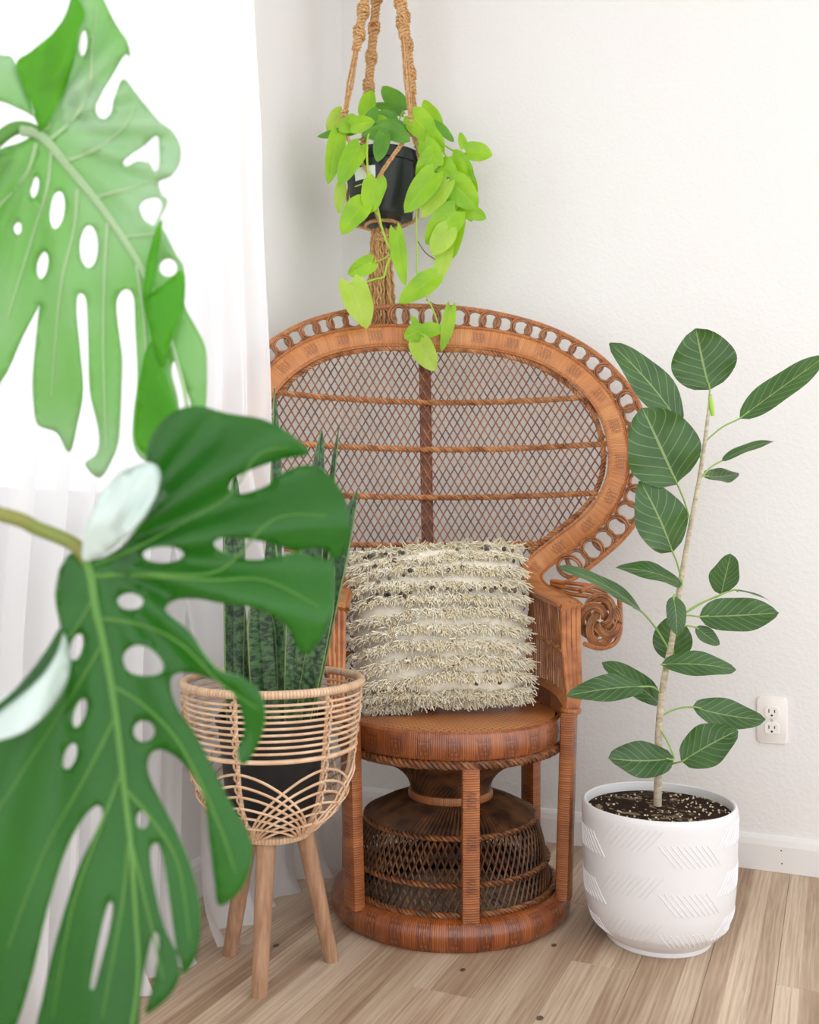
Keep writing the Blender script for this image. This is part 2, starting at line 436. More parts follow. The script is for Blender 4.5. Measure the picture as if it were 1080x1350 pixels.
struct(wbox(MB(), -.12, 2.9, -.12, 0, -.06, CEIL).build('wall_right', M['wall'], smooth=False))
W0, W1, WZ0, WZ1 = .60, 2.15, .86, 2.22
mb = MB()
for a in ((0, W0, -.06, CEIL), (W1, 3.6, -.06, CEIL), (W0, W1, -.06, WZ0), (W0, W1, WZ1, CEIL)):
    wbox(mb, -.12, 0, a[0], a[1], a[2], a[3])
struct(mb.build('wall_left', M['wall'], smooth=False))
struct(wbox(MB(), -.12, 2.9, -.12, 3.6, CEIL, CEIL+.06).build('ceiling', M['ceil'], smooth=False))
def baseboard(name, right):
    mb = MB(); L = 2.9 if right else 3.6; f = WR if right else WL
    prof = [(0, 0), (.013, 0), (.013, .062), (.010, .076), (.006, .084), (0, .086)]
    vs = []
    for e in (.013 if not right else 0, L):
        for d, z in prof: vs.append(f(e, d+.0005, z+.0005))
    n = len(prof)
    fs = [(i, (i+1) % n, n+(i+1) % n, n+i) for i in range(n)]+[tuple(range(n)), tuple(range(2*n-1, n-1, -1))]
    return struct(mb.add(vs, fs).build(name, M['trim'], smooth=False))
bbr = baseboard('baseboard_right', True); baseboard('baseboard_left', False)
for px, py in ((1030, 1122), (1031, 1139)):
    x = (px-CX)/F; Y = (CORNER.y+SL*CORNER.x)/(1+SL*x) - .015; p = P(px, py, Y)
    mb = MB(); q = [p+DR*(.0016*math.cos(a*PI/4))+V((0, 0, .0016*math.sin(a*PI/4))) for a in range(8)]
    sdist = (p-CORNER).dot(DR); base = [WR(sdist+.0018*math.cos(a*PI/4), .0139, p.z+.0018*math.sin(a*PI/4)) for a in range(8)]
    b2 = [v_-DL*.0006 for v_ in base]
    mb.add(base+b2, [tuple(range(8))]+[(i, (i+1) % 8, 8+(i+1) % 8, 8+i) for i in range(8)]).build('nail_hole', M['slot'], bbr, smooth=False)

win = bpy.data.objects.new('window_1', None); COL.objects.link(win); win.location = WL((W0+W1)/2, 0, WZ0); win['kind'] = 'structure'
mb = MB(); fr = .045
for a in ((W0, W0+fr, WZ0, WZ1), (W1-fr, W1, WZ0, WZ1), (W0+fr, W1-fr, WZ0, WZ0+fr), (W0+fr, W1-fr, WZ1-fr, WZ1), ((W0+W1)/2-.02, (W0+W1)/2+.02, WZ0+fr, WZ1-fr)):
    wbox(mb, -.085, -.045, a[0], a[1], a[2], a[3])
part(mb, 'window_frame', M['windframe'], win, smooth=False)
for a, b in ((W0+fr, (W0+W1)/2-.02), ((W0+W1)/2+.02, W1-fr)):
    part(wbox(MB(), -.066, -.062, a, b, WZ0+fr, WZ1-fr), 'pane', M['glass'], win, smooth=False)
part(wbox(MB(), -.045, .018, W0-.03, W1+.03, WZ0-.022, WZ0), 'window_sill', M['trim'], win, smooth=False)

# curtain rod and the two sheer panels
rod = thing('curtain_rod', 'white curtain rod on brackets above the window', 'curtain rod', WL(1.3, .12, 2.36))
part(MB().tube([WL(.25, .12, 2.36), WL(2.5, .12, 2.36)], .009, 12), 'rod', M['windframe'], rod)
for s_ in (.27, 2.46):
    mb = MB(); mb.tube([WL(s_, 0, 2.36), WL(s_, .12, 2.36)], .007, 8); mb.box(WL(s_, .003, 2.36), (.03, .006, .07), Matrix.Rotation(math.atan2(DR.y, DR.x)+PI/2, 3, 'Z'))
    part(mb, 'bracket', M['windframe'], rod)
def ray_left(px, d):
    "position along the left wall where the column px meets the vertical plane d in front of it"
    k = (px-CX)/F; c = CORNER+DR*d
    return (c.x-k*c.y)/(k*DL.y-DL.x)
def lerp_tab(tab, z):
    if z <= tab[0][0]: return tab[0][1:]
    for a, b in zip(tab, tab[1:]):
        if z <= b[0]:
            t = (z-a[0])/(b[0]-a[0]); t = t*t*(3-2*t)
            return [p+(q-p)*t for p, q in zip(a[1:], b[1:])]
    return tab[-1][1:]
def curtain(name, label, right_tab, left_tab, nf, phase, amp, ztop=2.355):
    mb = MB(); nz, ns = 70, 170; vs = []
    for i in range(nz+1):
        z = .004+(ztop-.004)*i/nz
        pr, dr = lerp_tab(right_tab, z); pl, dl = lerp_tab(left_tab, z)
        s0 = ray_left(pr, dr); s1 = ray_left(pl, dl)
        for j in range(ns+1):
            q = j/ns
            am = amp*(.55+.45*min(1, (2.4-z)/1.5))*min(1, j/10+.2)
            w = math.sin(2*PI*nf*q+phase+.35*math.sin(z*1.7+q*9))+.35*math.sin(2*PI*nf*2.3*q+1.3*phase+z)
            d = dr+(dl-dr)*min(1, q*2.2)+am*w
            if z < .12: d += .03*(1-z/.12)**2*(1+math.sin(q*40+phase)*.8)      # hem rests on the floor
            vs.append(WL(s0+(s1-s0)*q+.2*am*math.cos(2*PI*nf*q*2), max(.03, d), z))
    w_ = ns+1
    fs = [(i*w_+j, i*w_+j+1, (i+1)*w_+j+1, (i+1)*w_+j) for i in range(nz) for j in range(ns)]
    o = mb.add(vs, fs).build(name, M['sheer']); return tag(o, label, 'curtain')
curtain('sheer_curtain', 'white sheer curtain panel draped over the edge of the wicker chair',
        [(0, 476, .20), (.3, 470, .15), (.5, 425, .11), (.8, 372, .175), (1.05, 357, .19), (1.6, 345, .185), (2.05, 334, .165), (2.36, 330, .15)],
        [(0, 262, .16), (.5, 255, .18), (1.1, 200, .18), (1.6, 190, .17), (2.36, 190, .155)], 4, .6, .014)
curtain('sheer_curtain', 'white sheer curtain panel hanging behind the monstera leaves, full width of window',
        [(0, 236, .16), (.5, 240, .13), (1.1, 262, .10), (1.6, 262, .09), (2.36, 262, .10)],
        [(0, -420, .13), (1, -420, .11), (2.36, -420, .10)], 13, 0.0, .022)
# tassel seen through the sheer at the window
tas = thing('window_tassel', 'faint beige fringe tassel hanging in the bright window', 'tassel', WL(1.13, .035, 2.3))
mb = MB()
for i in range(12):
    a = WL(1.105+.0045*i, .03+.006*(i % 3), 0)
    mb.tube([a+V((.002*math.sin(z*40+i), 0, z)) for z in [1.62+.04*q-.01*(i % 4) for q in range(16)]]+[WL(1.13, .035, 2.28)], .0016, 4)
part(mb, 'fringe', M['jute'], tas)
part(MB().tube([WL(1.13, .035, 2.25), WL(1.13, .035, 2.36), WL(1.13, 0.0, 2.36)], .003, 6), 'cord', M['jute'], tas)

# outlet on the right wall
x = (1018-CX)/F; Yo = (CORNER.y+SL*CORNER.x)/(1+SL*x); po = P(1018, 949, Yo); so = (po-CORNER).dot(DR)
out = thing('wall_outlet', 'white duplex power outlet on the textured wall behind the ficus', 'outlet', WR(so, 0, po.z))
def wall_plate(w, h, d0, d1, bev, cz=0, cs=0, rnd=0, n=24):
    vs = []; ring = []
    for k_ in range(n):
        a = 2*PI*k_/n; e = .22 if not rnd else rnd
        ring.append((math.copysign(abs(math.cos(a))**e, math.cos(a))*w/2, math.copysign(abs(math.sin(a))**e, math.sin(a))*h/2))
    for d, sh in ((d0, 0), (d1-bev, 0), (d1, bev)):
        for (a, b) in ring:
            vs.append(WR(so+cs+a*(1-2*sh/w), d, po.z+cz+b*(1-2*sh/h)))
    fs = [(i*n+j, i*n+(j+1) % n, (i+1)*n+(j+1) % n, (i+1)*n+j) for i in range(2) for j in range(n)]+[tuple(2*n+j for j in range(n))]
    return MB().add(vs, fs)
part(wall_plate(.071, .115, .0006, .0062, .002), 'cover_plate', M['plastic'], out)
for cz in (.0195, -.0195):
    rc = part(wall_plate(.034, .029, .006, .0085, .001, cz, rnd=.55), 'receptacle', M['plastic'], out)
    for cs, w, h, dz, rr in ((-.0065, .0024, .0085, .003, 0), (.0065, .0024, .007, .003, 0), (0, .0052, .005, -.0075, .9)):
        sb = wall_plate(w, h, .0083, .0089, .0002, cz+dz, cs, rr, 16); sb.v = [tuple(V(x_)-V(out.location)) for x_ in sb.v]; sb.build('slot', M['slot'], rc)
part(wall_plate(.006, .006, .006, .0075, .0006, 0, rnd=1), 'screw', M['metal'], out)

# ------------------------------------------------------------------ the peacock chair (local frame: +x viewer's right, +y towards its back)
CC = V((.0907, 2.15, 0)); CR = math.radians(7)
chair = thing('peacock_chair', 'brown wicker peacock chair with huge round fan back and hourglass base', 'chair', CC, CR)
RZ = Matrix.Rotation(CR, 3, 'Z'); RZi = RZ.inverted()
def to_loc(p): return RZi @ (V(p)-CC)
U0 = -.012
def ysurf(u, z): return .225+.11*(z-.45)-.52*(u-U0)**2
def S3(u, z, off=0.0): return V((u, ysurf(u, z)-off, z))        # off > 0 : towards the viewer
def px_uz(px, py):
    lo, hi = 1.85, 2.75
    for _ in range(40):
        m = (lo+hi)/2; q = to_loc(P(px, py, m))
        if q.y < ysurf(q.x, q.z): lo = m
        else: hi = m
    return q.x, q.z
def cp(b, name, mat, **kw): return b.build(name, mat, chair, **kw)

# base ring, drum, neck
prof = [(.225, .0), (.252, .0), (.262, .012), (.264, .034), (.258, .05), (.245, .058), (.222, .060)]
cp(MB().rev(prof, seg=96, vn=True), 'base_ring', M['rim'])
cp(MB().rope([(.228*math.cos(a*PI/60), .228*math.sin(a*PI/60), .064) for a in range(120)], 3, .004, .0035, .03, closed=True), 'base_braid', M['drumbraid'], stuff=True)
def drum_r(z):
    tab = [(.055, .218), (.10, .212), (.15, .203), (.185, .193), (.205, .182)]
    return lerp_tab([(a, b) for a, b in tab], z)[0]
mb = MB(); n = 84
for sg in (-1, 1):
    for i in range(n):
        q = []
        for k_ in range(9):
            z = .057+(.205-.057)*k_/8; a = 2*PI*i/n+sg*.36*(k_/8); r = drum_r(z)+sg*.0012
            q.append((r*math.cos(a), r*math.sin(a), z))
        mb.tube(q, .0023, 4)
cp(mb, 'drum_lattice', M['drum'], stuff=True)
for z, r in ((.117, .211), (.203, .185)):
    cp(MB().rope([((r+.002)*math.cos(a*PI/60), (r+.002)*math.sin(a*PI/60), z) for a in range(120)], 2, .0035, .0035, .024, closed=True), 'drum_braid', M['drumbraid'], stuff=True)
mb = MB(); n = 120
for i in range(n):
    a = 2*PI*i/n; q = []
    for k_ in range(6):
        t = k_/5; r = .184+(.088-.184)*t; z = .205+.036*math.sin(t*PI/2); aa = a+.12*t
        q.append((r*math.cos(aa), r*math.sin(aa), z))
    mb.tube(q, [.0050-.0026*k_/5 for k_ in range(6)], 4)
cp(mb, 'drum_shoulder', M['drum'], stuff=True)
cp(MB().rev([(.084, .236), (.093, .238), (.0945, .248), (.092, .258), (.084, .259)], seg=64), 'neck_ring', M['wrap'])
mb = MB(); n = 60
for i in range(n):
    a = 2*PI*i/n; q = []
    for k_ in range(9):
        t = k_/8; z = .256+.098*t; r = .082+.03*t+.10*t**3.2; aa = a+.9*t
        q.append((r*math.cos(aa), r*math.sin(aa), z))
    mb.tube(q, [.004+.0035*t_/8 for t_ in range(9)], 4)
cp(mb, 'flared_neck', M['drum'], stuff=True)
# seat
SX, SY = .243, .25
rimp = [(.93, .372), (.985, .375), (1.0, .384), (1.004, .40), (1.0, .416), (.99, .426), (.96, .4305)]
cp(MB().rev([(r*.25, z) for r, z in rimp], seg=96, sx=SX/.25, sy=SY/.25, vn=True), 'seat_rim', M['rim'])
cp(MB().rev([(.0, .366), (.235, .366), (.236, .4285), (.22, .432), (.12, .4335), (.0, .434)], seg=72, sx=SX/.25, sy=SY/.25), 'seat', M['seat'])
cp(MB().rope([(SX*.985*math.cos(a*PI/60), SY*.985*math.sin(a*PI/60), .3655) for a in range(120)], 3, .0055, .0045, .035, closed=True), 'seat_braid', M['drumbraid'], stuff=True)
# six legs, flat wrapped straps standing on the base ring
for i, ang in enumerate((-90, -30, 30, 90, 150, 210)):
    a = math.radians(ang); er = V((math.cos(a), math.sin(a), 0)); et = V((-math.sin(a), math.cos(a), 0))
    vs = []; uvs = []; n = 14
    wid, th = (.0185, .009) if ang == -90 else (.023, .016)
    rr = .243 if ang == -90 else (.255 if ang in (-30, 210) else .246)
    zt = .445 if ang in (-30, 210) else .372
    for k_ in range(n+1):
        z = .052+(zt-.052)*k_/n
        for j in range(10):
            b = 2*PI*j/10; e = .55
            x_ = math.copysign(abs(math.cos(b))**e, math.cos(b)); y_ = math.copysign(abs(math.sin(b))**e, math.sin(b))
            vs.append(er*(rr+(.012*k_/n if zt > .4 else 0)+th*y_)+et*(wid*x_)+V((0, 0, z))); uvs.append((z, x_))
    fs = [(k_*10+j, k_*10+(j+1) % 10, (k_+1)*10+(j+1) % 10, (k_+1)*10+j) for k_ in range(n) for j in range(10)]
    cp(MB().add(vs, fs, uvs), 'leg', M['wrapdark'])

# rim curve of the back, right half, from pixels
band_px = [(555, 445), (600, 445), (640, 448), (682, 456), (720, 469), (760, 494), (792, 527), (808, 560), (815, 600), (811, 635), (795, 668), (770, 695), (738, 719), (710, 741)]
uz = [px_uz(*p) for p in band_px]
uz[0] = (U0, uz[0][1])
LW = .965
right_uz = [V((u, z, 0)) for u, z in uz]
def mir(p): return V((U0-(p.x-U0)*LW, p.y, 0))
half = spline(right_uz, 8)
full_uz = [mir(p) for p in reversed(half)][:-1]+half           # left neck -> top -> right neck
full_uz = resample(full_uz, .012)
def arm_path(sgn):
    "neck of the back forward to the arm post; local 3D"
    k_ = (lambda x: x) if sgn > 0 else (lambda x: U0-(x-U0)*LW)
    e = half[-1]; Yn = (CC+RZ @ S3(e.x, e.y)).y; out = []
    for px, py, dy in ((702, 751, .018), (700, 763, .055), (706, 774, .11), (719, 783, .18), (735, 791, .25), (748, 797, .305), (753, 803, .325)):
        p = to_loc(P(px, py, Yn-dy)); out.append(V((k_(p.x), p.y, p.z)))
    return out
def sweep_band(pts, nfs, hw, ht, mat, name, u0=0.0):
    n = len(pts); vs = []; uvs = []; L = u0; m = 10
    for i in range(n):
        if i: L += (pts[i]-pts[i-1]).length
        t = (pts[min(n-1, i+1)]-pts[max(0, i-1)]).normalized(); nf = nfs[i]
        w = nf.cross(t).normalized(); nn = t.cross(w).normalized()
        for j in range(m):
            a = 2*PI*j/m; x_ = math.copysign(abs(math.cos(a))**.6, math.cos(a)); y_ = math.copysign(abs(math.sin(a))**.8, math.sin(a))
            vs.append(pts[i]+w*(hw*x_)+nn*(ht*y_)); uvs.append((L, x_))
    fs = [(i*m+j, i*m+(j+1) % m, (i+1)*m+(j+1) % m, (i+1)*m+j) for i in range(n-1) for j in range(m)]
    fs += [tuple(range(m-1, -1, -1)), tuple((n-1)*m+j for j in range(m))]
    return cp(MB().add(vs, fs, uvs), name, mat), L
NB = V((0, -1, 0))
bpts = [S3(p.x, p.y, .004) for p in full_uz]
def arm_nf(n): return [V((0, -1+.72*min(1, 1.5*(i+1)/n), .96*min(1, 1.5*(i+1)/n))).normalized() for i in range(n)]
AR = resample(spline([bpts[-1]]+arm_path(1), 8), .010)[1:]; AL = resample(spline([bpts[0]]+arm_path(-1), 8), .010)[1:]
allp = AL[::-1]+bpts+AR; alln = arm_nf(len(AL))[::-1]+[NB]*len(bpts)+arm_nf(len(AR))
for _ in range(3): allp = [allp[0]]+[(allp[i-1]+allp[i]*2+allp[i+1])/4 for i in range(1, len(allp)-1)]+[allp[-1]]
sweep_band(allp, alln, .0235, .011, M['band'], 'back_rim')
pip_l, pip_r = [], []
for i in range(len(allp)):
    t_ = (allp[min(len(allp)-1, i+1)]-allp[max(0, i-1)]).normalized(); w_ = alln[i].cross(t_).normalized(); n_ = t_.cross(w_).normalized()
    pip_l.append(allp[i]+w_*.0245+n_*.006*(1 if n_.dot(alln[i]) > 0 else -1)); pip_r.append(allp[i]-w_*.0245+n_*.006*(1 if n_.dot(alln[i]) > 0 else -1))
for q in (pip_l, pip_r): cp(MB().tube(q, .0042, 6), 'rim_piping', M['wrap'])
def inplane(path):
    "outward normals in (u,z) for the rim path running left -> top -> right"
    out = []
    for i in range(len(path)):
        t = path[min(len(path)-1, i+1)]-path[max(0, i-1)]; t.normalize(); out.append(V((-t.y, t.x, 0)))
    return out
nrm_ = inplane(full_uz)
def offset_path(d, off=.004, sm=True):
    return [S3(p.x+n_.x*d, p.y+n_.y*d, off) for p, n_ in zip(full_uz, nrm_)]
cp(MB().rope(offset_path(-.033, .004), 3, .004, .0035, .03), 'rim_braid', M['braid'], stuff=True)
# outer rod
orod_px = [(545, 403.5), (600, 406), (650, 413), (700, 425), (740, 440), (780, 463), (810, 489), (835, 520), (851, 560), (859, 600), (858, 637), (845, 675), (824, 706), (795, 733), (766, 756)]
ouz = [px_uz(*p) for p in orod_px]; ouz[0] = (U0, ouz[0][1])
oh = spline([V((u, z, 0)) for u, z in ouz], 8)
ofull = resample([mir(p) for p in reversed(oh)][:-1]+oh, .012)
cp(MB().tube([S3(p.x, p.y, .004) for p in ofull], .0062, 8), 'outer_rim_rod', M['wrap'])
# ring loops between band and outer rod
inn = [V((p.x+n_.x*.024, p.y+n_.y*.024, 0)) for p, n_ in zip(full_uz, nrm_)]
i0 = 0
innr = resample(inn, .0372)
loop_cache = {}
for c_i, p in enumerate(innr):
    q = min(ofull, key=lambda w: (w-p).length); gap = (q-p).length
    if gap > .075: continue
    c = (p+q)/2; dirv = (q-p).normalized()
    hh = gap/2-.004; key = round(hh, 3)
    me = loop_cache.get(key)
    if not me:
        mb = MB()
        for kk in (-1, 1):
            mb.tube([((.0240+kk*.0032)*math.cos(a*PI/12), kk*.0008, (hh+.003+kk*.0028)*math.sin(a*PI/12)) for a in range(24)], .0031, 5, closed=True)
        me = loop_cache[key] = mb.mesh('ring_loop', M['loopc'])
    o = bpy.data.objects.new('ring_loop', me); COL.objects.link(o); o.parent = chair
    o.location = S3(c.x, c.y, .004+(.0024 if c_i % 2 else -.0024))
    ang = math.atan2(dirv.x, dirv.y); slope = math.atan(-1.04*(c.x-U0))
    o.rotation_euler = (Matrix.Rotation(slope, 4, 'Z') @ Matrix.Rotation(ang, 4, 'Y')).to_euler()
# lattice of the back
poly = [(p.x-n_.x*.02, p.y-n_.y*.02) for p, n_ in zip(full_uz, nrm_)]
uL, uR = poly[0][0], poly[-1][0]
poly += [(uR*.93+.0, .60), (.20, .44), (-.22, .44), (uL*.93, .60)]
def inside(x, y, pl):
    r = False; j = len(pl)-1
    for i in range(len(pl)):
        if (pl[i][1] > y) != (pl[j][1] > y) and x < (pl[j][0]-pl[i][0])*(y-pl[i][1])/(pl[j][1]-pl[i][1])+pl[i][0]: r = not r
        j = i
    return r
lat = [MB(), MB()]
dx, sl = .0193, 1.72
for si, sg in enumerate((1, -1)):
    k_ = -60
    while k_ < 61:
        u_at = U0+k_*dx; run = []; z = .44
        while z < 1.36:
            u = u_at+sg*(z-.9)/sl
            if inside(u, z, poly): run.append(S3(u, z, .003+.0012*sg))
            else:
                if len(run) > 1: lat[si].tube(run, .0018, 4, cap=False)
                run = []
            z += .022
        if len(run) > 1: lat[si].tube(run, .0018, 4, cap=False)
        k_ += 1
cp(lat[0], 'back_lattice', M['lattice'], stuff=True); cp(lat[1], 'back_lattice', M['lattice2'], stuff=True)
# horizontal braids
def zrow(px, py): return px_uz(px, py)[1]
for y in (531, 593, 656, 719, 790, 860):
    z = zrow(562, y); us = [i*.004-.6 for i in range(300) if inside(i*.004-.6, z, poly)]
    a, b = min(us), max(us)
    q = [S3(a+(b-a)*i/40, z+.012*((a+(b-a)*i/40-U0)/.45)**2, .007) for i in range(41)]
    cp(MB().rope(q, 3, .0045, .0036, .032), 'back_braid', M['braid'], stuff=True)
# centre post behind the lattice
q = [S3(U0, .44+(1.33-.44)*i/20, -.012) for i in range(21)]
sweep_band(q, [NB]*21, .0155, .008, plain('post_wrap', (132, 74, 40), .45, 30, (104, 54, 30)), 'centre_post')
# arms, posts, side panels and knot ornaments
for sgn in (1, -1):
    ap = AR if sgn > 0 else AL
    k_ = (lambda x: x) if sgn > 0 else (lambda x: U0-(x-U0)*LW)
    pt = V((ap[-1].x*sgn, ap[-1].y, ap[-1].z)); pt.x = abs(AR[-1].x)
    for dd in (-.0165, -.0055, .0055, .0165):
        cp(MB().tube([(k_(pt.x+dd), pt.y+.004, pt.z+.012), (k_(pt.x+dd*.95), pt.y, .58), (k_(.243+dd*.7), -.133, .48), (k_(.234+dd*.5), -.131, .43)], .0064, 8), 'arm_post', M['canebright'])
    cp(MB().rev([(.012, -.006), (.021, -.005), (.0225, 0), (.021, .005), (.012, .006)], (k_(.236), -.131, .447), 24), 'post_binding', M['wrap'])
    # seat-edge rail and the fan of rods up to the arm
    rail = spline([V((k_(x_), y_, z_)) for x_, y_, z_ in ((.238, -.128, .443), (.236, -.06, .466), (.228, .03, .474), (.215, .12, .475), (.205, .19, .474))], 8)
    cp(MB().tube(rail, .0125, 8), 'side_rail', M['wrap'])
    av = []
    for p in rail: av += [p, V((p.x*.985, p.y, .425))]
    for p in rail: av += [p+V((sgn*.006, 0, 0)), V((p.x*.985+sgn*.006, p.y, .425))]
    nn = len(rail); fs_ = [(2*i, 2*i+1, 2*i+3, 2*i+2) for i in range(nn-1)]+[(2*nn+2*i+2, 2*nn+2*i+3, 2*nn+2*i+1, 2*nn+2*i) for i in range(nn-1)]
    cp(MB().add(av, fs_, [(i*.004, 0) for i in range(len(av))]), 'side_apron', M['wrapdark'])
    cb = [(k_(x_), y_) for x_, y_ in ((.20, .08), (.232, .03), (.222, .12), (.208, .19), (.16, .215), (.10, .21), (.12, .16))]
    cp(MB().add([(x_, y_, .433) for x_, y_ in cb]+[(x_, y_, .37) for x_, y_ in cb], [tuple(range(7)), tuple(range(13, 6, -1))]+[(i, (i+1) % 7, 7+(i+1) % 7, 7+i) for i in range(7)]), 'seat_corner', M['seat'], smooth=False)
    top = resample([p-V((0, 0, .012)) for p in ap[3:]], .004)
    bot = resample(rail, .004); mb = MB(); nr = 24
    for i in range(nr):
        t = (i+.5)/nr; a = bot[int((1-t)*(len(bot)-1))]; b = top[int(t*(len(top)-1))]
        if b.z < .676: b = V((b.x, b.y, .676))
        m_ = (a+b)/2+V((sgn*.004, 0, 0)); mb.tube([a, m_, b], .0026, 5)
    cp(mb, 'side_rods', M['cane'], stuff=True)
    mid = []
    for i in range(12):
        t = (i+.3)/11.6; mid.append(bot[int((1-t)*(len(bot)-1))].lerp(top[int(min(1, t)*(len(top)-1))], .52))
    cp(MB().rope(mid, 2, .003, .0025, .02), 'side_braid', M['braid'], stuff=True)
    # woven knot held in a bent frame outside the arm
    kc = V((.315, -.085, .632)); mb = MB()
    for off in (-.0078, -.0026, .0026, .0078):
        q = []
        for i in range(120):
            t = 2*PI*i/120; rr = .0275+off*.9+.0150*math.cos(4*t)
            x_ = rr*math.cos(3*t); z_ = rr*math.sin(3*t)*1.2
            q.append(V((k_(kc.x+x_), kc.y+.007*math.sin(4*t)+abs(x_)*.1, kc.z+z_)))
        mb.tube(q, .0029, 5, closed=True)
    cp(mb, 'woven_knot', M['loopc'])
    fr_ = spline([V((k_(x_), y_, z_)) for x_, y_, z_ in ((.262, -.11, .697), (.30, -.085, .708), (.338, -.07, .704), (.362, -.065, .685), (.366, -.068, .635), (.362, -.07, .598), (.345, -.075, .577), (.312, -.085, .572), (.272, -.11, .585))], 6)
    cp(MB().tube(fr_, .0055, 7), 'knot_frame', M['wrap'])
    cp(MB().tube([(k_(.256), -.105, .60), (k_(.272), -.03, .56), (k_(.25), .12, .49)], .008, 7), 'arm_brace', M['drum'])
    e = oh[-1]; e3 = S3(e.x, e.y, .004); Yn = (CC+RZ @ S3(half[-1].x, half[-1].y)).y
    def pk(px, py, dy): q = to_loc(P(px, py, Yn-dy)); return V((k_(q.x), q.y, q.z))
    cp(MB().tube(spline([V((k_(e3.x), e3.y, e3.z)), pk(754, 764, .03), pk(742, 770, .07)], 6), .0058, 7), 'outer_rim_rod', M['wrap'])
    for oo in (0, 7, 14):
        cp(MB().tube(spline([pk(727, 766+oo*.6, .09), pk(752, 769+oo, .15), pk(780, 773+oo, .20), pk(802, 780+oo, .24)], 6), .0052, 7), 'bracket_rod', M['canebright'])

# ------------------------------------------------------------------ shaggy cushion
cush = thing('throw_cushion', 'cream shaggy fringed cushion with dark sequins on the wicker seat', 'cushion', P(580, 935, 2.13))
TL, TR, BR_, BL = P(462, 730, 2.265), P(684, 718, 2.285), P(698, 922, 2.12), P(470, 938, 2.09)
def cpt(a, b, side=1):
    "a,b in -1..1 ; b=+1 top"
    s_, t_ = (a+1)/2, (b+1)/2
    pin = 1-.045*(1-abs(b)**2)*0
    p = BL.lerp(BR_, s_).lerp(TL.lerp(TR, s_), t_)
    c_ = (BL+BR_+TL+TR)/4
    p = c_+(p-c_)*(1+.03*((1-a*a)+(1-b*b)-1))
    nrm = V((0.02, -.94, .34)).normalized()
    th = .075*max(0, (1-abs(a)**3.2))**.55*max(0, (1-abs(b)**3.2))**.55
    return p+nrm*(th*side), nrm
mb = MB(); n = 28
for side in (1, -1):
    vs = []
    for i in range(n+1):
        for j in range(n+1):
            a = math.sin((j/n-.5)*PI); b = math.sin((i/n-.5)*PI); vs.append(cpt(a, b, side)[0])
    fs = [(i*(n+1)+j, i*(n+1)+j+1, (i+1)*(n+1)+j+1, (i+1)*(n+1)+j) for i in range(n) for j in range(n)]
    if side < 0: fs = [tuple(reversed(f)) for f in fs]
    mb.add(vs, fs)
part(mb, 'cushion_cover', M['cream'], cush)
down = (BL-TL).normalized()
rows = [.96, .78, .60, .40, .22, .03, -.16, -.35, -.54, -.73, -.90, -.99]
for ri, b0 in enumerate(rows):
    mb = MB(); f = R.random()*6
    for i in range(900):
        a = R.uniform(-1, 1); b = b0+.03*math.sin(a*3+f)+.016*math.sin(a*8+2*f)+R.gauss(0, .017)
        b = max(-.99, min(.99, b))
        p, nr = cpt(a, b)
        ln = R.uniform(.020, .038); sd = V((1, 0, 0))*(R.gauss(0, .42)+a*abs(a)*.55)
        up = R.uniform(-.1, .35) if b0 > .9 else 0
        d0 = (nr*R.uniform(.7, 1.2)+down*(R.uniform(-.15, .6)-up*1.6)+sd).normalized()
        d1 = (nr*.25+down*(.85-up*2)+sd*.9+V((R.gauss(0, .4), 0, R.gauss(0, .4)))).normalized()
        q = [p-nr*.002, p+d0*ln*.5, p+d0*ln*.5+d1*ln*.5]
        mb.tube(q, [.0017, .0017, .0013], 3, cap=False)
    part(mb, 'fringe_row', M['fringe'], cush, stuff=True, sharp=None)
sqm = MB().rev([(0, .0006), (.0042, .0006), (.0046, 0), (.0042, -.0006), (0, -.0006)], seg=10)
sme = [sqm.mesh('sequin', M['sequin']), sqm.mesh('sequin', M['sequin_d'])]
for i in range(64):
    b = R.choice((.86, .70, .55, .50, .30, .27, .25, -.60, -.64, -.82, .86, .3))+R.gauss(0, .015); a = R.uniform(-.95, .95)
    p, nr = cpt(a, b); o = bpy.data.objects.new('sequin', sme[i % 2]); COL.objects.link(o); o.parent = cush
    o.location = p+nr*.020-V(cush.location); o.scale = (R.uniform(.9, 1.3),)*3
    dd = (nr+V((R.gauss(0, .35), R.gauss(0, .2), R.gauss(0, .35)))).normalized(); o.rotation_euler = dd.to_track_quat('Z', 'Y').to_euler()

# ------------------------------------------------------------------ rattan plant stand
SCX, SCY = -.254, 1.81
stand = thing('plant_stand', 'pale rattan basket plant stand on three round wooden legs', 'plant stand', (SCX, SCY, 0))
bprof = [(.064, .268), (.093, .287), (.120, .315), (.136, .345), (.147, .388), (.151, .416), (.1555, .458), (.160, .487), (.163, .53), (.164, .547)]
def br(z): return lerp_tab([(b, a) for a, b in bprof], z)[0]
def circ(r, z, n=72): return [(r*math.cos(2*PI*i/n), r*math.sin(2*PI*i/n), z) for i in range(n)]
def sp(b, name, mat, **kw): return b.build(name, mat, stand, **kw)
sp(MB().tube(circ(.164, .547, 96), .0076, 10, closed=True), 'rim', M['palewrap'])
hz = [.529, .519, .509, .499, .488, .477, .466, .455, .444]
for z in hz: sp(MB().tube(circ(br(z), z), .0024, 6, closed=True), 'hoop', M['palecane'])
sp(MB().tube(circ(br(.430)+.001, .430), .0042, 7, closed=True), 'hoop', M['palecane'])
br_angles = [math.radians(-106+60*i) for i in range(6)]
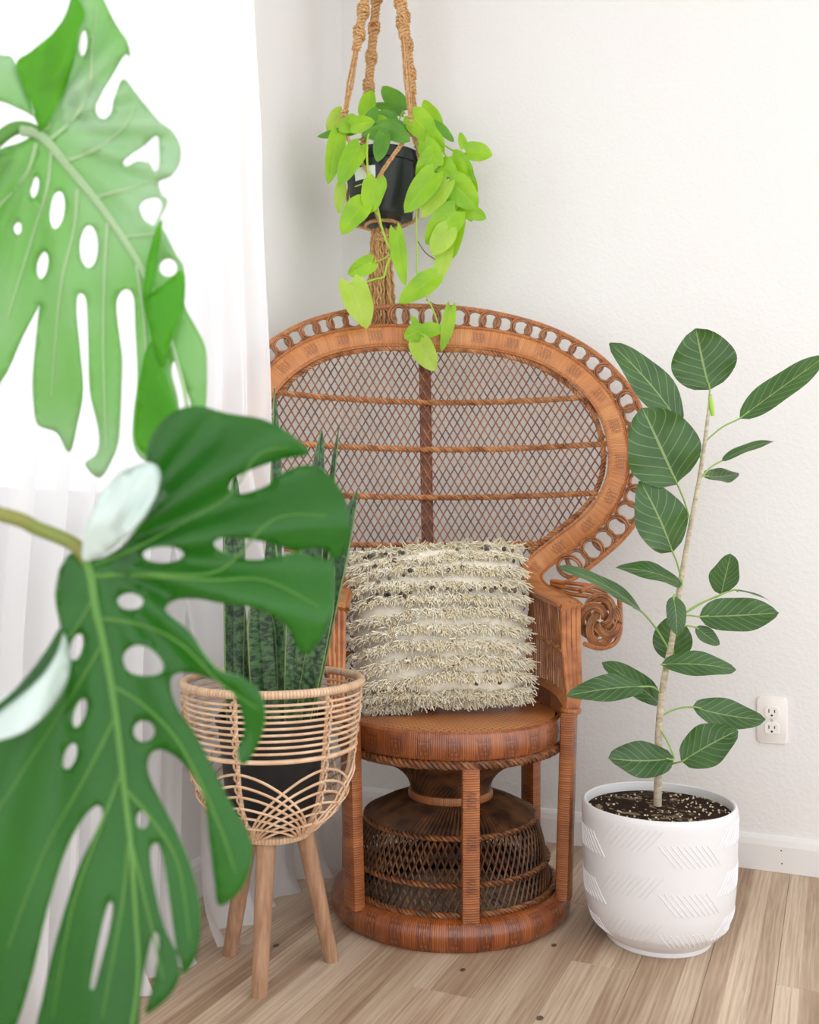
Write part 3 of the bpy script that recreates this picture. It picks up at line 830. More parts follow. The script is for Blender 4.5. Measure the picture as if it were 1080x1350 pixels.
for a0 in br_angles:
    def onb(z, da, rr=0): r = br(z)+rr; return V((r*math.cos(a0+da), r*math.sin(a0+da), z))
    sp(MB().tube([onb(.27+(.547-.27)*i/20, 0, -.004) for i in range(21)], .0038, 6), 'upright', M['palecane'])
    # plaited wrapping on the upright
    mb = MB()
    for sg in (-1, 1):
        q = []
        for i in range(90):
            z = .285+(.535-.285)*i/89; ph = i/89*24*PI/2
            q.append(onb(z, sg*.032*math.sin(ph), .0022+.0035*math.cos(ph*1.0+(0 if sg > 0 else PI))))
        mb.tube(q, .0021, 4)
    sp(mb, 'upright_plait', M['palewrap'])
    for kk in range(6):
        zc = .408-.0205*kk; q = []
        for i in range(33):
            t = -1+2*i/32; da = t*math.radians(62-kk*1.5); z = .272+(zc-.272)*(max(0, 1-abs(t)**1.75))**.9
            q.append(onb(z, da, .0022+(.0016 if kk % 2 else -.001)))
        sp(MB().tube(q, .0023, 5), 'fan_arc', M['palecane'])
sp(MB().tube(circ(.066, .268, 48), .007, 8, closed=True), 'bottom_ring', M['palewrap'])
mb = MB().rev([(0, .263), (.060, .263), (.063, .268), (.060, .2735), (0, .2735)], seg=40); sp(mb, 'base_disc', M['wood'])
feet = [P(342, 1312, .826*F/(1312-HZ)), P(437, 1266, .826*F/(1266-HZ)), P(303, 1258, .826*F/(1258-HZ))]
for ft in feet:
    l = V((ft.x-SCX, ft.y-SCY, 0)); t = l*.52; t.z = .2625; l.z = 0.0
    pts = [l.lerp(t, i/6) for i in range(7)]
    mb = MB(); vs = []
    for i, p in enumerate(pts):
        r = .0145+.0035*i/6
        for j in range(20): vs.append(p+V((r*math.cos(2*PI*j/20), r*math.sin(2*PI*j/20), 0)))
    fs = [(i*20+j, i*20+(j+1) % 20, (i+1)*20+(j+1) % 20, (i+1)*20+j) for i in range(6) for j in range(20)]+[tuple(range(19, -1, -1)), tuple(120+j for j in range(20))]
    sp(mb.add(vs, fs), 'leg', M['wood'])

# ------------------------------------------------------------------ leaves
def leaf_mesh(base, tip, hw, nrm, shape, nu=14, nv=8, fold=.25, curl=0.0, droop=0.0, wave=0.0, notch=0.0, twist=0.0, ph=0.0):
    base, tip = V(base), V(tip); ax = tip-base; L = ax.length; a = ax/L
    n = (nrm-a*nrm.dot(a)).normalized(); sd = n.cross(a).normalized()
    vs = []; uvs = []
    for i in range(nu+1):
        u = i/nu; w = hw*shape(u); tw = twist*(u-.5); s2 = sd*math.cos(tw)+n*math.sin(tw); n2 = n*math.cos(tw)-sd*math.sin(tw)
        for j in range(-nv, nv+1):
            v = j/nv
            p = base+ax*u+s2*(v*w)+n2*(fold*abs(v)*w*(1-.35*abs(v)))+n*(curl*L*4*u*(1-u))-n*(droop*L*u*u)
            p += n2*(wave*hw*math.sin(u*11+ph+(2 if v > 0 else 0))*v*v)
            if notch: p -= ax*(notch*abs(v)**1.3*(1-u)**4)
            vs.append(p); uvs.append((u, v))
    w_ = 2*nv+1
    fs = [(i*w_+j, i*w_+j+1, (i+1)*w_+j+1, (i+1)*w_+j) for i in range(nu) for j in range(w_-1)]
    return MB().add(vs, fs, uvs)
def sh_ficus(u): return max(.012, (math.sin(PI*min(1, max(0, u**.85)))**.62))
def sh_heart(u): return max(.01, 1.42*(u+.02)**.36*(1-u)**.62*(1-.10*u)) if u < 1 else .01
def sh_strap(u): return max(.02, (.72+.28*math.sin(min(1, u/.55)*PI/2))*min(1, ((1-u)/.28)**.65 if u > .72 else 1))
CAM = V((0, 0, CH))
def nrm_for(p, tilt=0, yaw=0, up=.25):
    d = (CAM-p).normalized(); d = (d+V((0, 0, up))).normalized()
    return Matrix.Rotation(math.radians(yaw), 3, 'Z') @ (Matrix.Rotation(math.radians(tilt), 3, 'X') @ d)

# snake plant in its nursery pot
snake = thing('snake_plant', 'tall dark snake plant in black nursery pot inside rattan stand', 'potted plant', (SCX, SCY, .275))
mb = MB().rev([(0, .2745), (.054, .2745), (.058, .278), (.086, .32), (.102, .470), (.107, .472), (.107, .484), (.102, .485), (.099, .470), (.099, .462)], (SCX, SCY, 0), 48)
part(mb, 'nursery_pot', M['black'], snake)
part(MB().rev([(0, .464), (.06, .463), (.0985, .460)], (SCX, SCY, 0), 40), 'soil', M['soil'], snake)
for bx, ty in (((303, 903, 1.80), (309, 622, 1.80, 15)), ((352, 905, 1.85), (361, 512, 1.87, 9)), ((395, 905, 1.82), (424, 568, 1.84, 15)),
               ((408, 902, 1.80), (471, 647, 1.76, 14)), ((352, 906, 1.77), (338, 770, 1.76, 19)), ((372, 908, 1.76), (358, 690, 1.78, 16)),
               ((388, 908, 1.75), (392, 740, 1.74, 14)), ((420, 903, 1.84), (447, 563, 1.88, 6)), ((330, 904, 1.85), (296, 700, 1.86, 13)), ((401, 906, 1.755), (440, 735, 1.73, 13))):
    b = P(*bx); b.z = .455; b.x = SCX+(b.x-SCX)*.9; t = P(ty[0], ty[1], ty[2]); hw = ty[3]/F*1.8
    mb = leaf_mesh(b, t, hw, nrm_for(b, 0, R.uniform(-35, 35), 0), sh_strap, 22, 4, fold=.55, curl=R.uniform(-.03, .03), twist=R.uniform(-.5, .5), wave=.08, ph=R.random()*6)
    o = part(mb, 'leaf', M['snake'], snake)
    md = o.modifiers.new('thick', 'SOLIDIFY'); md.thickness = .003

# ------------------------------------------------------------------ ficus in the white planter
FX, FY = .507, 1.975
fic = thing('potted_ficus', 'young ficus tree with oval leaves in round white patterned planter', 'potted plant', (FX, FY, 0))
pp = [(0, .0), (.101, .0), (.104, .003), (.1045, .011), (.108, .014), (.120, .024), (.1365, .044), (.146, .075), (.150, .11), (.152, .1625), (.1535, .23), (.1540, .270), (.152, .2765), (.1485, .2785), (.145, .2765), (.1435, .268), (.143, .24)]
fine = []
for a, b in zip(pp, pp[1:]):
    for i in range(3): fine.append((a[0]+(b[0]-a[0])*i/3, a[1]+(b[1]-a[1])*i/3))
fine.append(pp[-1])
part(MB().rev(fine, (FX, FY, 0), 96), 'planter', M['white'], fic)
def prad(z): return lerp_tab([(b_, a_) for a_, b_ in pp[5:12]], z)[0]
th0 = math.atan2(-FY, -FX); mb = MB()
for ci in range(8):
    tc_ = th0-math.radians(21)+ci*math.radians(45); sg = 1 if ci % 2 == 0 else -1
    for zc in ((.240, .150, .062) if sg > 0 else (.212, .120, .040)):
        for li in range(9):
            q = []
            for e in range(6):
                f_ = e/5-.5; z = zc+f_*.042; th = tc_+math.radians(-17.5+4.4*li)+sg*f_*math.radians(13)
                if z < .026: continue
                r_ = prad(z)+.0001; q.append((FX+r_*math.cos(th), FY+r_*math.sin(th), z))
            if len(q) > 1: mb.tube(q, .0013, 5)
part(mb, 'relief_pattern', M['white'], fic, stuff=True)
part(MB().rev([(0, .2665), (.05, .266), (.10, .2635), (.1435, .260)], (FX, FY, 0), 60), 'soil', M['soil'], fic)
mb = MB()
for i in range(260):
    a = R.random()*2*PI; r = .138*math.sqrt(R.random())
    if R.random() < .6 and math.cos(a-2.6) > .2: continue
    p = V((FX+r*math.cos(a), FY+r*math.sin(a), .2655)); s_ = R.uniform(.0012, .003)
    mb.box(p, (s_*1.4, s_, s_), Matrix.Rotation(R.random()*3, 3, 'Z') @ Matrix.Rotation(R.random()*3, 3, 'X'))
part(mb, 'perlite', M['perlite'], fic, stuff=True, smooth=False)
tr_px = [(867, 1062), (868, 1020), (869, 960), (875, 900), (886, 845), (894, 790), (903, 735), (914, 675), (924, 620), (931, 570), (937, 520)]
trunk = [V((p.x, p.y, max(.25, p.z))) for p in (P(a, b, FY-.02*i/10) for i, (a, b) in enumerate(tr_px))]
trunk = spline(trunk, 4)
part(MB().tube(trunk, [.0085-.0052*i/(len(trunk)-1) for i in range(len(trunk))], 10), 'trunk', M['bark'], fic)
part(MB().tube([P(937, 522, 1.955), P(938, 535, 1.95), P(940, 548, 1.955)], [.003, .0055, .004], 8), 'leaf_bud', M['bud'], fic)
def stem_at(px, py):
    return min(trunk, key=lambda q: (CX+q.x/q.y*F-px)**2+(HZ-(q.z-CH)/q.y*F-py)**2)
#  base xy, tip xy, full width px, depth offsets base/tip, stem join xy, yaw, up
FL = [((936, 514), (918, 433), 80, -.01, -.03, (937, 545), 10, .1, -.1), ((899, 563), (806, 451), 50, -.03, -.05, (922, 605), 25, .3, .1), ((975, 552), (1090, 466), 40, -.02, -.05, (937, 585), -15, .5, 0),
      ((893, 638), (848, 538), 92, -.06, -.09, (912, 690), 12, .2, .0), ((887, 728), (845, 634), 66, -.05, -.07, (897, 762), 15, .3, .1), ((951, 608), (1021, 580), 17, .02, .03, (926, 632), 0, 1.2, .1),
      ((929, 628), (975, 622), 30, .03, .07, (924, 634), 0, .9, -.1), ((848, 808), (738, 744), 26, -.05, -.12, (879, 852), 20, 1.0, .1), ((899, 772), (813, 747), 30, -.02, -.05, (900, 760), 0, .9, .15),
      ((888, 786), (893, 838), 26, -.05, -.07, (893, 790), 20, .1, .1), ((889, 872), (884, 812), 50, .03, .05, (889, 848), 0, .1, 0), ((951, 784), (963, 730), 42, .03, .05, (905, 826), -30, .1, 0),
      ((922, 813), (1028, 806), 50, -.01, -.03, (904, 826), -10, .5, -.05), ((917, 827), (949, 850), 20, -.01, -.02, (904, 827), 0, .3, 0), ((966, 778), (1022, 795), 7, .02, .04, (905, 826), 0, 2.0, .1),
      ((872, 876), (971, 882), 34, -.05, -.06, (880, 880), 0, .6, .12), ((850, 905), (748, 916), 36, -.06, -.10, (872, 921), 10, .6, .08), ((872, 930), (795, 872), 36, .02, .05, (874, 925), 20, .5, .1),
      ((913, 932), (1010, 948), 42, .0, -.01, (877, 948), -10, .5, -.12), ((899, 1004), (972, 962), 54, -.05, -.08, (872, 1026), -20, .3, .05), ((889, 1000), (803, 998), 48, -.05, -.08, (868, 960), 10, .5, -.15)]
for (b, t, w, d0, d1, st, yaw, up, cu) in FL:
    B = P(b[0], b[1], FY+d0); T = P(t[0], t[1], FY+d1)
    mb = leaf_mesh(B, T, w/2/F*FY*1.04, nrm_for(B, 0, yaw, up), sh_ficus, 16, 6, fold=.22, curl=cu*.6, droop=.03, wave=.10, ph=R.random()*6)
    lf = part(mb, 'leaf', M['ficus'], fic)
    j = stem_at(*st); m_ = j.lerp(B, .5)+V((0, 0, .006))
    part(MB().tube(spline([j, m_, B, B.lerp(T, .12)], 4), .0019, 6), 'petiole', M['petiole'], fic)

# ------------------------------------------------------------------ hanging pothos
HX, HY = -.070, 2.55
HC = V((HX, HY, 0)); ZT, ZB = 1.802, 1.638
hang = thing('macrame_hanger', 'beige jute macrame plant hanger with wooden beads and long tail', 'plant hanger', (HX, HY, CEIL))
top = V((-.056, HY, 2.565))
part(MB().tube([(top.x, HY, CEIL), (top.x, HY, 2.575), (top.x+.012, HY, 2.562), (top.x, HY, 2.552), (top.x-.012, HY, 2.560)], .003, 8), 'ceiling_hook', M['metal'], hang)
cords = [V((-.167, 2.50, 1.895)), V((.004, 2.465, 1.865)), V((-.125, 2.635, 1.875)), V((.022, 2.62, 1.88))]
for i, e in enumerate(cords):
    zk = (2.07, 2.09, 1.97, 2.0)[i]
    kpt = top.lerp(e, (top.z-zk)/(top.z-e.z))
    mb = MB(); mb.rope([top, top.lerp(kpt, .5), kpt], 3, .005, .0048, .045, 5); mb.rope([top.lerp(kpt, .12), top.lerp(kpt, .5), kpt], 4, .0098, .0036, .036, 5)
    for kk in range(5):
        c = top.lerp(kpt, .35+.62*(kk+.5)/5); mb.rope([c+V((.0135*math.cos(a*PI/6), .0135*math.sin(a*PI/6), .004*math.sin(a*PI/6+kk)+.009*dz_)) for dz_ in (-1, 0, 1) for a in range(12)], 2, .0022, .0028, .02, 4)
    part(mb, 'knotted_cord', M['jute'], hang, stuff=True)
    if i in (1, 2, 3):
        c = top.lerp(kpt, .72 if i == 1 else .66)
        part(MB().rev([(.002, -.011), (.0085, -.008), (.012, 0), (.0085, .008), (.002, .011)], c+V((0, -.007, 0)), 16), 'bead', M['bead'], hang)
    mb = MB()
    for q in range(4):
        o_ = V((.0045*math.cos(q*PI/2), .0045*math.sin(q*PI/2), 0)); mb.rope([kpt+o_, kpt.lerp(e, .5)+o_*1.6, e+o_*.6], 2, .0012, .0019, .012, 4)
    part(mb, 'cord', M['jute'], hang, stuff=True)
    mb = MB()
    for kk in range(4): mb.rope([e+V((.0075*math.cos(a*PI/5), .0075*math.sin(a*PI/5), .012-.010*kk+.003*math.sin(a*PI/5))) for a in range(10)], 2, .002, .0024, .016, 4, closed=True)
    part(mb, 'knot', M['jute'], hang, stuff=True)
def pot_r(z): return .078+(.102-.078)*(z-ZB)/(ZT-ZB)
def onpot(ang, z, off=.006): r = pot_r(z)+off; return V((HX+r*math.cos(ang), HY+r*math.sin(ang), z))
order = [0, 1, 3, 2]; angs = [math.atan2(cords[i].y-HY, cords[i].x-HX) for i in order]
for k_ in range(4):
    a1, a2 = angs[k_], angs[(k_+1) % 4]
    if a2 < a1: a2 += 2*PI
    am = (a1+a2)/2; meet = onpot(am, 1.705, .010)
    for ii, aa in ((order[k_], a1), (order[(k_+1) % 4], a2)):
        st = cords[ii]-V((0, 0, .02)); q = [st]
        for t in (.2, .4, .6, .8, 1): q.append(onpot(aa+(am-aa)*t, st.z+(1.705-st.z)*t, .010))
        for dz in (0, .009):
            part(MB().rope([p+V((0, 0, -dz)) for p in q], 2, .0014, .002, .014, 4), 'net_cord', M['jute'], hang, stuff=True)
    q = [meet, onpot(am, 1.675, .009), onpot(am, ZB+.002, .008), V((HX+.05*math.cos(am), HY+.05*math.sin(am), ZB-.012)), V((HX, HY, ZB-.028))]
    part(MB().rope(spline(q, 4), 3, .0025, .0024, .018, 4), 'net_cord', M['jute'], hang, stuff=True)
part(MB().rope([(HX+.045*math.cos(a*PI/20), HY+.045*math.sin(a*PI/20), ZB-.010) for a in range(40)], 3, .0025, .0026, .02, 4, closed=True), 'support_ring', M['jute'], hang, stuff=True)
part(MB().rope([(HX+.018*math.cos(a*PI/10), HY+.018*math.sin(a*PI/10), ZB-.03-.006*(a/10)) for a in range(40)], 3, .004, .0035, .025, 4), 'gathering_knot', M['jute'], hang, stuff=True)
mb = MB()
for i in range(64):
    a = R.random()*2*PI; r = .028*math.sqrt(R.random()); ph = R.random()*6; q = []
    L_ = R.uniform(.25, .30)
    for k_ in range(34):
        t = k_/33; sp_ = .75+t*.7
        q.append(V((HX-.006+r*sp_*math.cos(a)*1.1+.0022*math.sin(t*52+ph), HY+r*sp_*math.sin(a)*.6+.003*math.cos(t*46+ph), ZB-.02-L_*t)))
    mb.tube(q, .0027, 4)
part(mb, 'tail_strands', M['jute'], hang, stuff=True)

poth = thing('hanging_pothos', 'lime green trailing pothos in black pot hung in the macrame', 'potted plant', (HX, HY, ZB))
part(MB().rev([(0, ZB), (.074, ZB), (.078, ZB+.004), (.0795, ZB+.02), (.099, ZT-.03), (.104, ZT-.028), (.105, ZT), (.101, ZT+.001), (.099, ZT-.02)], (HX, HY, 0), 48), 'nursery_pot', M['black'], poth)
part(MB().rev([(0, ZT-.016), (.099, ZT-.02)], (HX, HY, 0), 40), 'soil', M['soil'], poth)
mb = MB(); vs = []
for k_ in range(9):
    a = math.radians(-138+38*k_/8)
    for z in (1.722, 1.752): vs.append(onpot(a, z, .0016))
part(mb.add(vs, [(2*i, 2*i+2, 2*i+3, 2*i+1) for i in range(8)]), 'paper_label', M['tagp'], poth)
def pd(px, py):
    "depth of a leaf: hung round the pot, closer to the viewer near its middle line"
    return 0
#  base, tip, width px, depth base/tip relative to HY, material
PL = [((482, 152), (489, 117), 26, -.03, -.02, 'p'), ((533, 146), (503, 113), 30, .0, .03, 'd'), ((531, 146), (487, 136), 14, .0, .03, 'd'), ((463, 166), (494, 160), 24, -.09, -.11, 'p'),
      ((482, 175), (532, 160), 22, -.08, -.10, 'd'), ((506, 177), (498, 213), 24, -.115, -.125, 'd'), ((452, 148), (431, 172), 26, -.02, -.03, 'l'), ((468, 172), (418, 180), 14, -.07, -.08, 'd'),
      ((446, 175), (433, 242), 27, -.08, -.09, 'p'), ((475, 192), (447, 242), 33, -.11, -.12, 'p'), ((450, 243), (447, 282), 18, -.08, -.07, 'l'), ((497, 236), (487, 281), 38, -.125, -.125, 'p'),
      ((482, 266), (450, 308), 36, -.115, -.115, 'p'), ((577, 168), (558, 131), 24, -.02, .0, 'p'), ((543, 152), (575, 186), 38, -.09, -.11, 'p'), ((560, 176), (586, 198), 34, -.10, -.12, 'p'),
      ((570, 163), (599, 186), 18, -.03, -.03, 'd'), ((614, 200), (650, 203), 30, -.03, -.02, 'p'), ((611, 196), (607, 174), 14, -.04, -.04, 'p'), ((574, 200), (549, 234), 30, -.12, -.13, 'p'),
      ((573, 228), (534, 280), 36, -.13, -.135, 'p'), ((590, 240), (556, 286), 34, -.125, -.125, 'l'), ((596, 206), (624, 238), 30, -.08, -.08, 'p'), ((592, 238), (630, 274), 42, -.115, -.11, 'p'),
      ((598, 214), (612, 246), 32, -.10, -.10, 'p'), ((601, 278), (562, 322), 44, -.115, -.115, 'p'), ((608, 275), (642, 288), 22, -.08, -.07, 'p'), ((592, 300), (570, 336), 34, -.12, -.12, 'l'),
      ((606, 285), (597, 340), 22, -.09, -.09, 'p'), ((590, 325), (575, 374), 25, -.10, -.10, 'l'), ((522, 304), (533, 376), 25, -.12, -.13, 'p'), ((575, 364), (526, 399), 33, -.12, -.125, 'p'),
      ((492, 345), (459, 362), 27, -.10, -.11, 'p'), ((462, 372), (484, 432), 44, -.16, -.185, 'l'), ((556, 434), (533, 446), 25, -.13, -.135, 'p'), ((555, 437), (587, 434), 23, -.13, -.135, 'p'),
      ((550, 448), (574, 489), 34, -.13, -.14, 'l'), ((594, 405), (583, 463), 20, -.125, -.13, 'p'), ((549, 430), (543, 416), 11, -.13, -.13, 'p'), ((615, 240), (606, 300), 26, -.07, -.06, 'p'),
      ((560, 190), (583, 218), 30, -.115, -.125, 'p'), ((500, 150), (478, 168), 26, -.06, -.08, 'd'), ((520, 160), (497, 148), 22, -.03, -.03, 'd'), ((580, 215), (602, 232), 26, -.11, -.12, 'p'),
      ((575, 255), (600, 300), 34, -.09, -.09, 'p'), ((545, 165), (525, 180), 22, -.06, -.08, 'd'), ((530, 172), (478, 178), 26, -.09, -.11, 'd'), ((470, 160), (447, 172), 26, -.07, -.09, 'p'), ((512, 168), (540, 186), 26, -.10, -.12, 'd'), ((492, 158), (516, 172), 24, -.06, -.09, 'p'), ((586, 222), (560, 250), 30, -.11, -.115, 'd'), ((610, 225), (628, 258), 28, -.06, -.06, 'p'), ((600, 250), (584, 290), 32, -.10, -.10, 'l'), ((612, 258), (622, 292), 24, -.05, -.05, 'p')]
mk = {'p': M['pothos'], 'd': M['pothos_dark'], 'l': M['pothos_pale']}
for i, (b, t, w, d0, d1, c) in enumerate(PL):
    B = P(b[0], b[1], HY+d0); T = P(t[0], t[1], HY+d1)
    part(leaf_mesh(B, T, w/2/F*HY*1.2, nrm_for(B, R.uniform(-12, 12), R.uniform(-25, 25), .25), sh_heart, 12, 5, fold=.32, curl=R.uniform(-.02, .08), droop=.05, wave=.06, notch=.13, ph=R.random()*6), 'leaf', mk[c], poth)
def vine(pts, r, name='vine', mat='vine'):
    part(MB().tube(spline([P(a, b, HY+d) for a, b, d in pts], 5), r, 6), name, M[mat], poth)
vine([(500, 182, -.06), (487, 176, -.105), (484, 205, -.125), (487, 236, -.122), (496, 265, -.12), (503, 298, -.118), (511, 322, -.118), (517, 333, -.118), (510, 350, -.118), (506, 365, -.118), (495, 368, -.13), (478, 373, -.15), (463, 374, -.16)], .0028)
vine([(517, 333, -.118), (505, 342, -.112), (490, 346, -.10)], .0018)
vine([(545, 186, -.06), (556, 210, -.11), (552, 255, -.12), (549, 290, -.12), (550, 330, -.12), (550, 360, -.12), (556, 372, -.122), (562, 390, -.125), (570, 406, -.13), (577, 425, -.13), (579, 436, -.13)], .0022)
vine([(551, 318, -.12), (561, 333, -.118), (574, 342, -.115)], .0014, 'tendril', 'dryvine')
vine([(562, 395, -.125), (575, 402, -.125), (594, 406, -.125)], .0014, 'tendril', 'dryvine')
vine([(579, 436, -.13), (556, 436, -.13), (550, 445, -.13)], .0016)
vine([(560, 182, -.06), (585, 200, -.105), (596, 240, -.11), (590, 300, -.11), (590, 330, -.10)], .0024)
vine([(570, 180, -.04), (600, 200, -.06), (616, 201, -.03)], .002)
vine([(478, 182, -.06), (455, 195, -.10), (449, 230, -.085)], .002)
vine([(470, 192, -.1), (484, 205, -.125)], .0015); vine([(484, 234, -.122), (497, 237, -.124)], .0015); vine([(500, 285, -.12), (482, 266, -.115)], .0016); vine([(468, 246, -.105), (486, 240, -.122)], .0014)
for (a, b) in (((505, 182), (482, 152)), ((505, 182), (452, 148)), ((520, 180), (533, 146)), ((560, 182), (577, 168)), ((500, 182), (506, 177)), ((545, 182), (545, 152)), ((495, 182), (463, 166)), ((520, 182), (531, 146))):
    vine([(a[0], a[1]+3, -.02), ((a[0]+b[0])/2, (a[1]+b[1])/2-4, -.05), (b[0], b[1], {452: -.02, 482: -.03, 533: 0, 577: -.02, 506: -.115, 545: -.09, 463: -.09, 531: 0}[b[0]])], .0013, 'petiole')

# ------------------------------------------------------------------ monstera in the foreground
mon = thing('monstera_plant', 'large monstera with split perforated leaves in front of the curtain', 'potted plant', (-.66, .80, 0))
def pip(x, y, pl): return inside(x, y, pl)
def cut_leaf(name, outline, holes, depth, mats, parent, step=11, thick=.0012, sub=4):
    ol = [(p.x, p.y) for p in spline([V((a, b, 0)) for a, b in outline], sub, True)]
    hs = [[(p.x, p.y) for p in (spline([V((a, b, 0)) for a, b in h], sub, True))] for h in holes]
    pts = []; edges = []
    for lp in [ol]+hs:
        b = len(pts); pts += lp; edges += [(b+i, b+(i+1) % len(lp)) for i in range(len(lp))]
    xs = [p[0] for p in ol]; ys = [p[1] for p in ol]
    y = min(ys); r_ = 0; bd = pts[:]
    while y < max(ys):
        x = min(xs)+(step/2 if r_ % 2 else 0)
        while x < max(xs):
            if inside(x, y, ol) and not any(inside(x, y, h) for h in hs) and all((x-a)**2+(y-b)**2 > (step*.45)**2 for a, b in bd): pts.append((x, y))
            x += step
        y += step*.87; r_ += 1
    vv, ee, ff, *_ = delaunay_2d_cdt([V(p).to_2d() if len(p) > 2 else V((p[0], p[1])) for p in pts], edges, [], 0, 1e-5)
    keep = []
    for f in ff:
        cx = sum(vv[i].x for i in f)/3; cy = sum(vv[i].y for i in f)/3
        if inside(cx, cy, ol) and not any(inside(cx, cy, h) for h in hs): keep.append(tuple(f))
    verts = [P(p.x, p.y, depth(p.x, p.y)) for p in vv]
    # drop loose vertices and make every face look at the camera
    used = sorted({i for f in keep for i in f}); ix = {o_: n_ for n_, o_ in enumerate(used)}
    verts = [verts[i] for i in used]; out_f = []
    for f in keep:
        g = [ix[i] for i in f]; n_ = (verts[g[1]]-verts[g[0]]).cross(verts[g[2]]-verts[g[0]])
        if n_.dot(CAM-verts[g[0]]) < 0: g.reverse()
        out_f.append(tuple(g))
    o = MB().add([v_-V(mon.location) for v_ in verts], out_f).build(name, mats, parent, sharp=None)
    md = o.modifiers.new('thick', 'SOLIDIFY'); md.thickness = thick; md.offset = -1; md.material_offset = 1; md.material_offset_rim = 1
    return o
def ell(cx, cy, rx, ry, deg=0, n=10):
    a = math.radians(deg); return [(cx+rx*math.cos(2*PI*i/n)*math.cos(a)-ry*math.sin(2*PI*i/n)*math.sin(a), cy+rx*math.cos(2*PI*i/n)*math.sin(a)+ry*math.sin(2*PI*i/n)*math.cos(a)) for i in range(n)]
def vein(pts, depth, r0, r1, mat, parent, lift=.0012):
    q = spline([V((a, b, 0)) for a, b in pts], 5); n = len(q)
    root_l = V(mon.location)
    b = MB().tube([P(p.x, p.y, depth(p.x, p.y)-lift) for p in q], [r0+(r1-r0)*i/(n-1) for i in range(n)], 6)
    b.v = [tuple(V(x)-root_l) for x in b.v]
    return b.build('vein', mat, parent)

# lower leaf
def dlow(x, y):
    xm = 118+(y-735)*.13; d = (x-xm)/F*.8
    ang = math.atan2(y-735, x-118)
    return .815-.05*(y-735)/600+.75*d*d+.009*math.sin(ang*15+1.0)*min(1, abs(d)/.05)+.05*max(0, d-.13)
low_o = [(118, 738), (150, 728), (185, 692), (207, 650), (200, 622), (193, 603), (200, 575), (225, 545), (260, 535), (300, 545), (345, 552), (380, 570), (408, 597), (370, 606), (330, 620), (308, 632), (303, 645), (318, 651), (352, 640), (375, 622), (410, 613), (440, 632), (458, 665), (463, 700), (456, 725), (440, 738), (400, 730), (355, 716), (320, 710), (292, 709), (282, 717), (292, 727),
         (330, 738), (370, 733), (415, 722), (436, 732), (442, 755), (442, 790), (430, 830), (410, 858), (396, 860), (385, 835), (365, 815), (330, 800), (290, 795), (262, 790), (232, 791), (218, 803), (232, 818), (252, 835), (270, 863), (290, 884), (320, 893), (343, 912), (350, 943), (343, 975), (330, 1000), (319, 1008), (313, 990), (322, 960), (313, 925), (297, 905), (262, 890), (236, 887), (225, 898), (232, 930), (256, 965), (285, 1020),
         (303, 1055), (328, 1098), (333, 1130), (320, 1170), (297, 1192), (286, 1190), (283, 1165), (276, 1110), (268, 1050), (245, 1010), (216, 989), (198, 995), (196, 1020), (212, 1055), (232, 1095), (247, 1130), (258, 1165), (264, 1200), (264, 1235), (256, 1268), (240, 1284), (233, 1255), (224, 1190), (215, 1130), (206, 1111), (198, 1124), (203, 1165), (216, 1220), (236, 1262), (238, 1285), (222, 1315), (192, 1337), (200, 1305), (208, 1262), (209, 1234), (202, 1231), (194, 1260), (186, 1310),
         (180, 1365), (150, 1420), (95, 1440), (45, 1430), (42, 1380), (55, 1320), (72, 1245), (101, 1150), (130, 1088), (135, 1070), (128, 1062), (110, 1078), (86, 1122), (62, 1200), (42, 1285), (22, 1350), (-10, 1420), (-60, 1420), (-95, 1300), (-90, 1120), (-50, 990), (0, 955), (45, 925), (78, 880), (84, 845), (74, 800), (75, 765), (84, 740), (98, 728)]
low_h = [ell(215, 731, 27, 11), ell(172, 793, 17, 11), [(162, 866), (172, 853), (190, 851), (207, 862), (217, 880), (208, 889), (185, 891), (168, 884)], ell(190, 964, 14, 14), ell(101, 853, 8, 18, 15), ell(105, 940, 8, 20, 18), ell(92, 997, 8, 18, 18), ell(188, 1081, 8, 12), [(149, 1195), (143, 1192), (133, 1225), (119, 1295), (124, 1303), (133, 1270), (143, 1230)]]
lower = cut_leaf('leaf', low_o, low_h, dlow, [M['mon_top'], M['mon_under']], mon)
vein([(110, 728), (120, 760), (126, 800), (137, 850), (148, 910), (157, 975), (164, 1040), (172, 1110), (178, 1190), (182, 1290), (165, 1400)], dlow, .0042, .0015, M['mon_vein'], lower)
for pl in ([(124, 745), (180, 722), (240, 690), (300, 655), (340, 600), (380, 590)], [(124, 760), (200, 757), (290, 752), (360, 685), (430, 680)], [(126, 757), (200, 760), (280, 765), (350, 765), (420, 800)], [(130, 815), (190, 825), (240, 850), (290, 900), (340, 935)], [(148, 905), (190, 930), (240, 985), (290, 1090), (310, 1150)],
           [(160, 1035), (200, 1080), (235, 1140), (250, 1240)], [(168, 1090), (190, 1180), (215, 1290)], [(135, 850), (105, 900), (60, 970), (-10, 1080)], [(150, 950), (110, 1030), (60, 1120), (10, 1250)], [(160, 1020), (125, 1110), (95, 1200), (70, 1340)], [(170, 1110), (160, 1200), (135, 1340)], [(124, 790), (105, 820), (92, 840)]):
    vein(pl, dlow, .0016, .0006, M['mon_vein'], lower, .0006)
